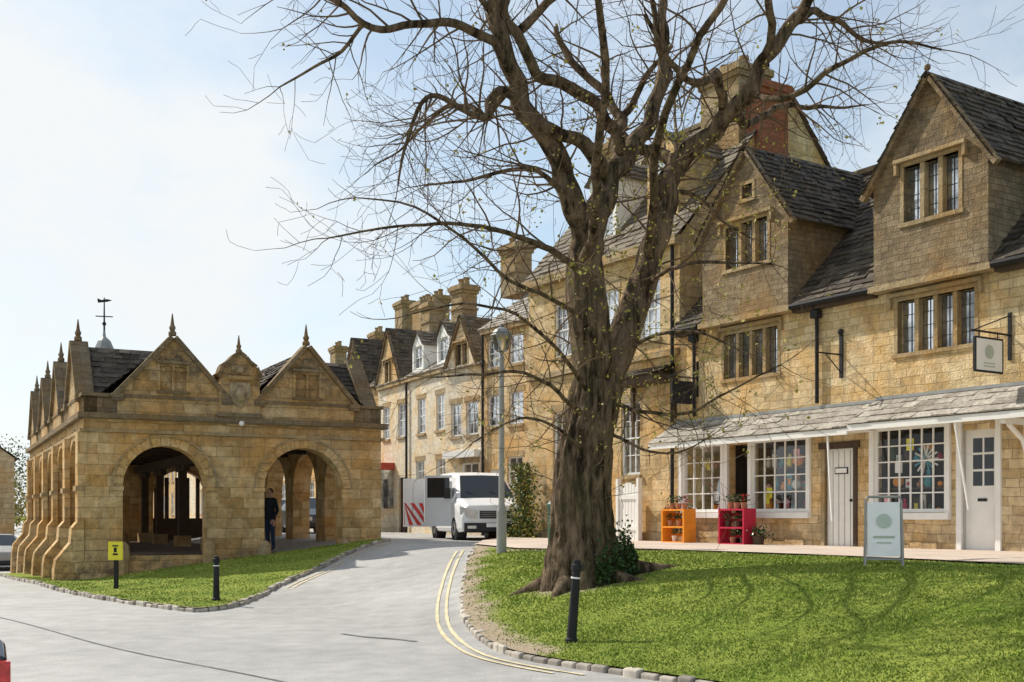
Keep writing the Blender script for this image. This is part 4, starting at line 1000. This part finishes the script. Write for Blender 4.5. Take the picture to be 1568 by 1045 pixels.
for a0,a1,z0,z1 in ((0,.08,1.22,1.70),(.9,1,1.22,1.84),(.0,1,1.80,1.87)): b.hexa([DP(a0,z0),DP(a1,z0),DP(a1,z0,.06),DP(a0,z0,.06),DP(a0,z1),DP(a1,z1),DP(a1,z1,.06),DP(a0,z1,.06)],'van_white')
b.poly([DP(.08,1.22,.03),DP(.9,1.22,.03),DP(.9,1.80,.03),DP(.08,1.80,.03)],'vehicle_glass')
vbox(b,P,1.3,2.2,.975,.993,.45,1.70,'black_plastic')
def RP(a,z,t=0): return P(4.65+t,(.96+a*.85),z)
b.hexa([RP(0,.35),RP(1,.35),RP(1,.35,.05),RP(0,.35,.05),RP(0,1.88),RP(1,1.88),RP(1,1.88,.05),RP(0,1.88,.05)],'van_white')
zA,zB=.40,1.10
for j in range(-3,6):
    a0=j*.32
    q=[(a0,zA),(a0+.16,zA),(a0+.16+.6,zB),(a0+.6,zB)]
    q=[(max(.02,min(.98,x)),z) for x,z in q]
    if q[1][0]-q[0][0]<.005 and q[2][0]-q[3][0]<.005: continue
    b.poly([RP(x,z,-.008) for x,z in q],'chevron_red')
b.obj('fittings',van)
carst=[(0,.30,.5,.62,.70,.74,.62),(.10,.22,.6,.74,.80,.84,.74),(.5,.2,.70,.86,.84,.88,.80),(1.15,.2,.86,.97,.85,.89,.82),(1.95,.2,.90,1.40,.85,.89,.62),(3.2,.2,.92,1.42,.85,.89,.62),(3.85,.22,.92,1.06,.84,.88,.72),(4.15,.26,.85,.95,.80,.84,.68),(4.22,.34,.7,.8,.74,.78,.66)]
def car(body,pos,head,nm='parked_car'):
    c,P=vehicle(nm,carst,body,pos,head,(.85,3.35),.31,False,3,4)
    b=MB(); vbox(b,P,4.17,4.26,-.74,.74,.3,.48,'black_plastic'); vbox(b,P,-.03,.06,-.7,.7,.28,.42,'black_plastic')
    for s in (-1,1):
        y0,y1=sorted((s*.55,s*.845)); vbox(b,P,4.02,4.22,y0,y1,.60,.84,'tail_light'); vbox(b,P,.0,.14,y0,y1,.52,.66,'ceramic')
        y0,y1=sorted((s*.87,s*.98)); vbox(b,P,1.6,1.67,y0,y1,.9,1.02,body)
    vbox(b,P,4.225,4.245,-.26,.26,.52,.63,'sign_yellow'); b.obj('lights_and_bumpers',c); return c
Hc=Vector((-.56,.83)).normalized()
car('car_red',(-3.74+Hc.x*4.2,6.25+Hc.y*4.2,-.12),(Hc.x,Hc.y),'red_car')
car('car_dark',(-7.2,43,h(-7.2,43)),(.45,-.89)); car('car_dark',(-9.6,47.5,h(-9.6,47.5)),(.5,-.86)); car('grey_metal',(-12.6,52,h(-12.6,52)),(.5,-.86))
car('grey_metal',(-20.2,44,h(-20.2,44)),(.46,-.89))
# ------------------------------------------------------------------ street furniture
def bollard(x,y,ht,lean=0):
    b=MB(); z=h(x,y)+.05; top=Vector((x+lean,y,z+ht))
    b.tube([(x,y,z-.1),(x+lean*.05,y,z+.06),(x+lean*.06,y,z+.08),(x+lean*.86,y,z+ht*.86),(x+lean*.87,y,z+ht*.87),(x+lean*.93,y,z+ht*.93),(x+lean*.94,y,z+ht*.94),(x+lean*.98,y,z+ht*.98),top],[.075,.075,.058,.048,.064,.064,.048,.046,.012],16,'black_metal')
    b.tube([(x+lean*.7,y,z+ht*.77),(x+lean*.73,y,z+ht*.79)],[.0535,.0532],16,'sign_white')
    return b.obj('bollard',smooth=False)
bollard(.68,12.75,.98,.07); bollard(-5.22,19.6,.82)
b=MB(); x,y=-8.2,23.0; z=h(x,y)+.05
b.box(x-.04,x+.04,y-.03,y+.03,z-.1,z+1.0,'black_metal'); b.box(x-.15,x+.15,y-.05,y-.032,z+.62,z+1.0,'sign_yellow'); b.box(x-.12,x+.12,y-.053,y-.05,z+.65,z+.97,'sign_yellow')
b.box(x-.05,x+.05,y-.058,y-.053,z+.72,z+.76,'black_metal'); b.box(x-.03,x+.03,y-.058,y-.053,z+.78,z+.88,'black_metal'); b.box(x-.06,x+.06,y-.058,y-.053,z+.90,z+.93,'black_metal'); b.obj('warning_sign_post')
b=MB(); x,y=-.21,22.3; z=h(x,y)
b.lathe((x,y,z),[(.10,0),(.10,.9),(.075,1.0),(.06,1.1),(.05,3.9),(.07,3.95),(.035,4.05),(.035,4.1)],14,'grey_metal')
b.lathe((x,y,z+4.1),[(.08,0),(.14,.05),(.19,.34),(.21,.36),(.12,.46),(.05,.5),(.02,.58)],6,'clear_glass'); b.lathe((x,y,z+4.44),[(.22,0),(.13,.12),(.05,.16),(.02,.22)],6,'grey_metal')
for k in range(6): 
    a=k*math.pi/3; b.tube([(x+.08*math.cos(a),y+.08*math.sin(a),z+4.1),(x+.2*math.cos(a),y+.2*math.sin(a),z+4.45)],[.01,.01],4,'grey_metal')
b.obj('street_lamp')
b=MB(); x,y=.95,22.9; z=h(x,y)+.1
b.lathe((x,y,z),[(.2,0),(.21,.05),(.21,.75),(.23,.76),(.23,.84),(.16,.92),(.04,.97)],18,'bin_green'); b.box(x-.12,x+.12,y-.22,y-.19,z+.6,z+.72,'black_metal'); b.obj('litter_bin')
b=MB(); x,y=4.85,14.5; z=h(x,y)+.08; AF=Fr((x,y),(.96,-.28),(-.28,-.96))
def apan(s):
    q=[(-.2,.12,.22*s),(.2,.12,.22*s),(.2,.82,.04*s),(-.2,.82,.04*s)]
    b.hexa([AF.p(u,z+zz,o) for u,zz,o in q]+[AF.p(u,z+zz,o+.015*s) for u,zz,o in q],'sign_white')
    for sd in (-1,1): b.tube([AF.p(sd*.23,z,.26*s),AF.p(sd*.22,z+.84,.04*s)],[.015,.015],8,'grey_metal')
    b.tube([AF.p(-.23,z+.08,.24*s),AF.p(.23,z+.08,.24*s)],[.012,.012],8,'grey_metal')
apan(1); apan(-1); b.tube([AF.p(-.22,z+.84,0),AF.p(-.2,z+.89,0),AF.p(.2,z+.89,0),AF.p(.22,z+.84,0)],[.018]*4,8,'grey_metal')
c=[AF.p(.09*math.cos(t*.3927),z+.58+.09*math.sin(t*.3927),.135-(.09*math.sin(t*.3927))*.257) for t in range(16)]; b.poly(c,'sign_green')
AF.box(b,-.13,.13,z+.36,z+.385,.14,.185,'sign_green'); AF.box(b,-.09,.09,z+.29,z+.305,.16,.20,'sign_green'); b.obj('a_board_sign')
def shelf(u,mat,name):
    b=MB(); z=.97; w=.36; hh=.78
    for s in (-1,1): SF.box(b,u+s*w-.02,u+s*w+.02,z,z+hh,.45,.8,mat)
    for zz in (.02,.36,hh-.04): SF.box(b,u-w,u+w,z+zz,z+zz+.035,.45,.8,mat)
    for zz in (.16,.5,.62): SF.box(b,u-w+.02,u+w-.02,z+zz,z+zz+.07,.455,.475,mat)
    for k in range(4):
        q=SF.p(u-.22+.15*k,z+.395 if k%2 else z+.055,.66); b.lathe(q,[(.05,0),(.07,.12),(.075,.13)],10,R.choice(['terracotta','ceramic','dark_wood']))
        for j in range(40): leaf(q+Vector((R.gauss(0,.05),R.gauss(0,.05),.16+R.uniform(0,.12))),.05,'green_leaf',b)
    for k in range(3):
        q=SF.p(u-.2+.2*k,z+hh,.62); b.lathe(q,[(.05,0),(.07,.12),(.075,.13)],10,'terracotta')
        for j in range(50): leaf(q+Vector((R.gauss(0,.06),R.gauss(0,.06),.16+R.uniform(0,.14))),.05,R.choice(['green_leaf','green_leaf','flower_red']) if k==0 else 'green_leaf',b)
    b.obj(name)
shelf(7.95,'orange_paint','display_shelf'); shelf(6.1,'red_paint','display_shelf')
b=MB(); q=SF.p(5.55,.97,.55); b.lathe(q,[(.1,0),(.13,.2),(.14,.22)],12,'dark_wood')
for j in range(160): leaf(q+Vector((R.gauss(0,.09),R.gauss(0,.09),.28+R.gauss(0,.07))),.06,R.choice(['green_leaf','ceramic']) if j%5==0 else 'green_leaf',b)
b.obj('potted_plant')
b=MB(); q=SF.p(8.55,1.5,.25); SF.box(b,8.45,8.65,1.45,1.6,.1,.35,'dark_wood')
for j in range(200): leaf(q+Vector((R.gauss(0,.1),R.gauss(0,.1),.18+R.gauss(0,.08))),.06,R.choice(['green_leaf','flower_red']),b)
b.obj('flower_box')
# ------------------------------------------------------------------ person inside the hall
def person(x,y,z,ang):
    bm=[(0,0,.93),(0,0,1.12),(0,.01,1.30),(0,0,1.44),(0,.0,1.52),(-.10,0,.90),(-.11,.03,.50),(-.11,-.02,.08),(-.12,.16,.03),(.10,0,.90),(.12,-.02,.50),(.13,-.06,.08),(.14,.12,.03),
        (-.17,0,1.40),(-.24,-.03,1.12),(-.22,.12,.90),(-.21,.18,.83),(.17,0,1.40),(.25,-.02,1.13),(.24,.08,.89),(.24,.11,.81)]
    ed=[(0,1),(1,2),(2,3),(3,4),(0,5),(5,6),(6,7),(7,8),(0,9),(9,10),(10,11),(11,12),(3,13),(13,14),(14,15),(15,16),(3,17),(17,18),(18,19),(19,20)]
    rr=[(.15,.11),(.145,.10),(.17,.115),(.13,.09),(.055,.055),(.10,.10),(.065,.07),(.045,.05),(.04,.03),(.10,.10),(.065,.07),(.045,.05),(.04,.03),(.07,.07),(.05,.05),(.038,.038),(.03,.02),(.07,.07),(.05,.05),(.038,.038),(.03,.02)]
    me=bpy.data.meshes.new('tmp'); me.from_pydata(bm,ed,[]); o=bpy.data.objects.new('tmp',me); sc.collection.objects.link(o)
    m=o.modifiers.new('s','SKIN'); m.use_smooth_shade=True
    for i,r in enumerate(rr): me.skin_vertices[0].data[i].radius=r
    me.skin_vertices[0].data[0].use_root=True
    o.modifiers.new('d','SUBSURF').levels=2
    bpy.context.view_layer.update(); dg=bpy.context.evaluated_depsgraph_get(); m2=bpy.data.meshes.new_from_object(o.evaluated_get(dg))
    bpy.data.objects.remove(o)
    for mt in ('cloth_dark','denim','skin','black_plastic'): m2.materials.append(MATS[mt])
    for p in m2.polygons:
        c=p.center; p.use_smooth=True
        p.material_index=2 if (c.z>1.48 or (abs(c.x)>.16 and .70<c.z<.87)) else (3 if c.z<.09 else (1 if c.z<.86 else 0))
    root=empty('person'); b=bpy.data.objects.new('body',m2); sc.collection.objects.link(b); b.parent=root
    hd=MB()
    prof=[(.02,1.47),(.055,1.50),(.066,1.54),(.074,1.59),(.078,1.64),(.072,1.69),(.045,1.725),(.005,1.735)]
    hd.tube([(0,.012,q) for r,q in prof],[r for r,q in prof],16,'skin'); hd.ball((0,.095,1.595),.014,'skin'); 
    for s in (-1,1): hd.ball((s*.028,.080,1.615),.009,'cloth_dark'); hd.ball((s*.077,.005,1.605),.018,'skin')
    hd.ball((0,.084,1.565),.012,'flower_red',sz=.4)
    hd.tube([(0,-.012,1.60),(0,-.012,1.65),(0,-.005,1.70),(0,0,1.74),(0,0,1.755)],[.080,.087,.080,.05,.01],16,'hair')
    for s in (-1,1):
        hx,hy,hz=(s*.215+(.0 if s<0 else .025)),(.18 if s<0 else .115),(.82)
        for f in range(4): hd.tube([(hx,hy-.02+f*.014,hz-.0),(hx,hy-.015+f*.016,hz-.045),(hx-s*.012,hy-.01+f*.016,hz-.075+.004*abs(f-1.5))],[.009,.008,.006],6,'skin')
        hd.tube([(hx,hy+.02,hz+.02),(hx-s*.01,hy+.05,hz-.01),(hx-s*.012,hy+.055,hz-.035)],[.01,.009,.007],6,'skin')
    hd.obj('head_and_hands',root,True)
    root.location=(x,y,z); root.rotation_euler=(0,0,ang)
person(-6.75,31.0,FZ,math.radians(150))
# ------------------------------------------------------------------ distant trees at left
def masstree(name,x,y,r,hh,mat):
    e=empty(name); b=MB(); z0=h(x,y)-.3; b.tube([(x,y,z0),(x,y,z0+hh*.5),(x,y,z0+hh*.8)],[.3,.2,.05],8,'bark')
    cl=[(x+R.gauss(0,r*.45),y+R.gauss(0,r*.45),z0+hh*R.uniform(.35,1)) for k in range(26)]
    for c in cl: b.tube([(x,y,z0+hh*.35),c],[.09,.02],5,'bark')
    for k in range(5200):
        c=R.choice(cl); leaf(Vector((c[0]+R.gauss(0,r*.16),c[1]+R.gauss(0,r*.16),c[2]+R.gauss(0,r*.14))),R.uniform(.15,.3),mat,b)
    b.obj('crown',e)
for i,(x,y,r,hh) in enumerate(((-37,78,4,6.2),(-46,95,6,8),(-52,104,5,8.5))): masstree('distant_tree',x,y,r,hh,'spring_leaf' if i!=1 else 'ivy_leaf')
# ------------------------------------------------------------------ light, world, camera
el=math.radians(42); T=Vector((.80,-.60,0)).normalized()*math.cos(el); T.z=-math.sin(el)
sd=bpy.data.lights.new('sun','SUN'); sd.energy=5.0; sd.angle=math.radians(.5); sd.color=(1,.93,.81)
so=bpy.data.objects.new('sun',sd); sc.collection.objects.link(so); so.rotation_euler=T.to_track_quat('-Z','Y').to_euler()
w=bpy.data.worlds.new('World'); sc.world=w; w.use_nodes=True; nt=w.node_tree; bg=nt.nodes['Background']
sky=N(nt,'ShaderNodeTexSky'); sky.sky_type='NISHITA'; sky.sun_disc=False; sky.sun_elevation=el; sky.sun_rotation=math.atan2(-T.x,-T.y)
L(nt,mixc(nt,1.0,sky.outputs[0],(.85,1.0,1.0),'MULTIPLY'),bg.inputs[0]); bg.inputs[1].default_value=.15
tc=N(nt,'ShaderNodeTexCoord'); mp=N(nt,'ShaderNodeMapping'); mp.inputs['Scale'].default_value=(1,1,1.9); mp.inputs['Location'].default_value=(.35,.2,.1); L(nt,tc.outputs['Generated'],mp.inputs[0])
n1=noi(nt,2.4,9,mp.outputs[0],.58)
dt=N(nt,'ShaderNodeVectorMath',operation='DOT_PRODUCT'); L(nt,tc.outputs['Generated'],dt.inputs[0]); dt.inputs[1].default_value=(-.65,.1,-.75)
ad=N(nt,'ShaderNodeMath',operation='MULTIPLY_ADD'); L(nt,dt.outputs['Value'],ad.inputs[0]); ad.inputs[1].default_value=.42; L(nt,n1,ad.inputs[2])
f=ramp(nt,ad.outputs[0],.34,.58,.34,1.0)
cb=N(nt,'ShaderNodeBackground'); cb.inputs[0].default_value=(.95,.985,1,1); cb.inputs[1].default_value=.96
mx=N(nt,'ShaderNodeMixShader'); L(nt,f,mx.inputs[0]); L(nt,bg.outputs[0],mx.inputs[1]); L(nt,cb.outputs[0],mx.inputs[2]); L(nt,mx.outputs[0],nt.nodes['World Output'].inputs[0])
cd=bpy.data.cameras.new('camera'); cam=bpy.data.objects.new('camera',cd); sc.collection.objects.link(cam); sc.camera=cam
cam.location=(0,0,1.6); cam.rotation_euler=(math.radians(90),0,0); cd.sensor_width=36; cd.lens=39.03; cd.shift_y=.1706; cd.clip_end=3000; cd.clip_start=.1
sc.view_settings.view_transform='Standard'; sc.view_settings.look='None'; sc.view_settings.exposure=0
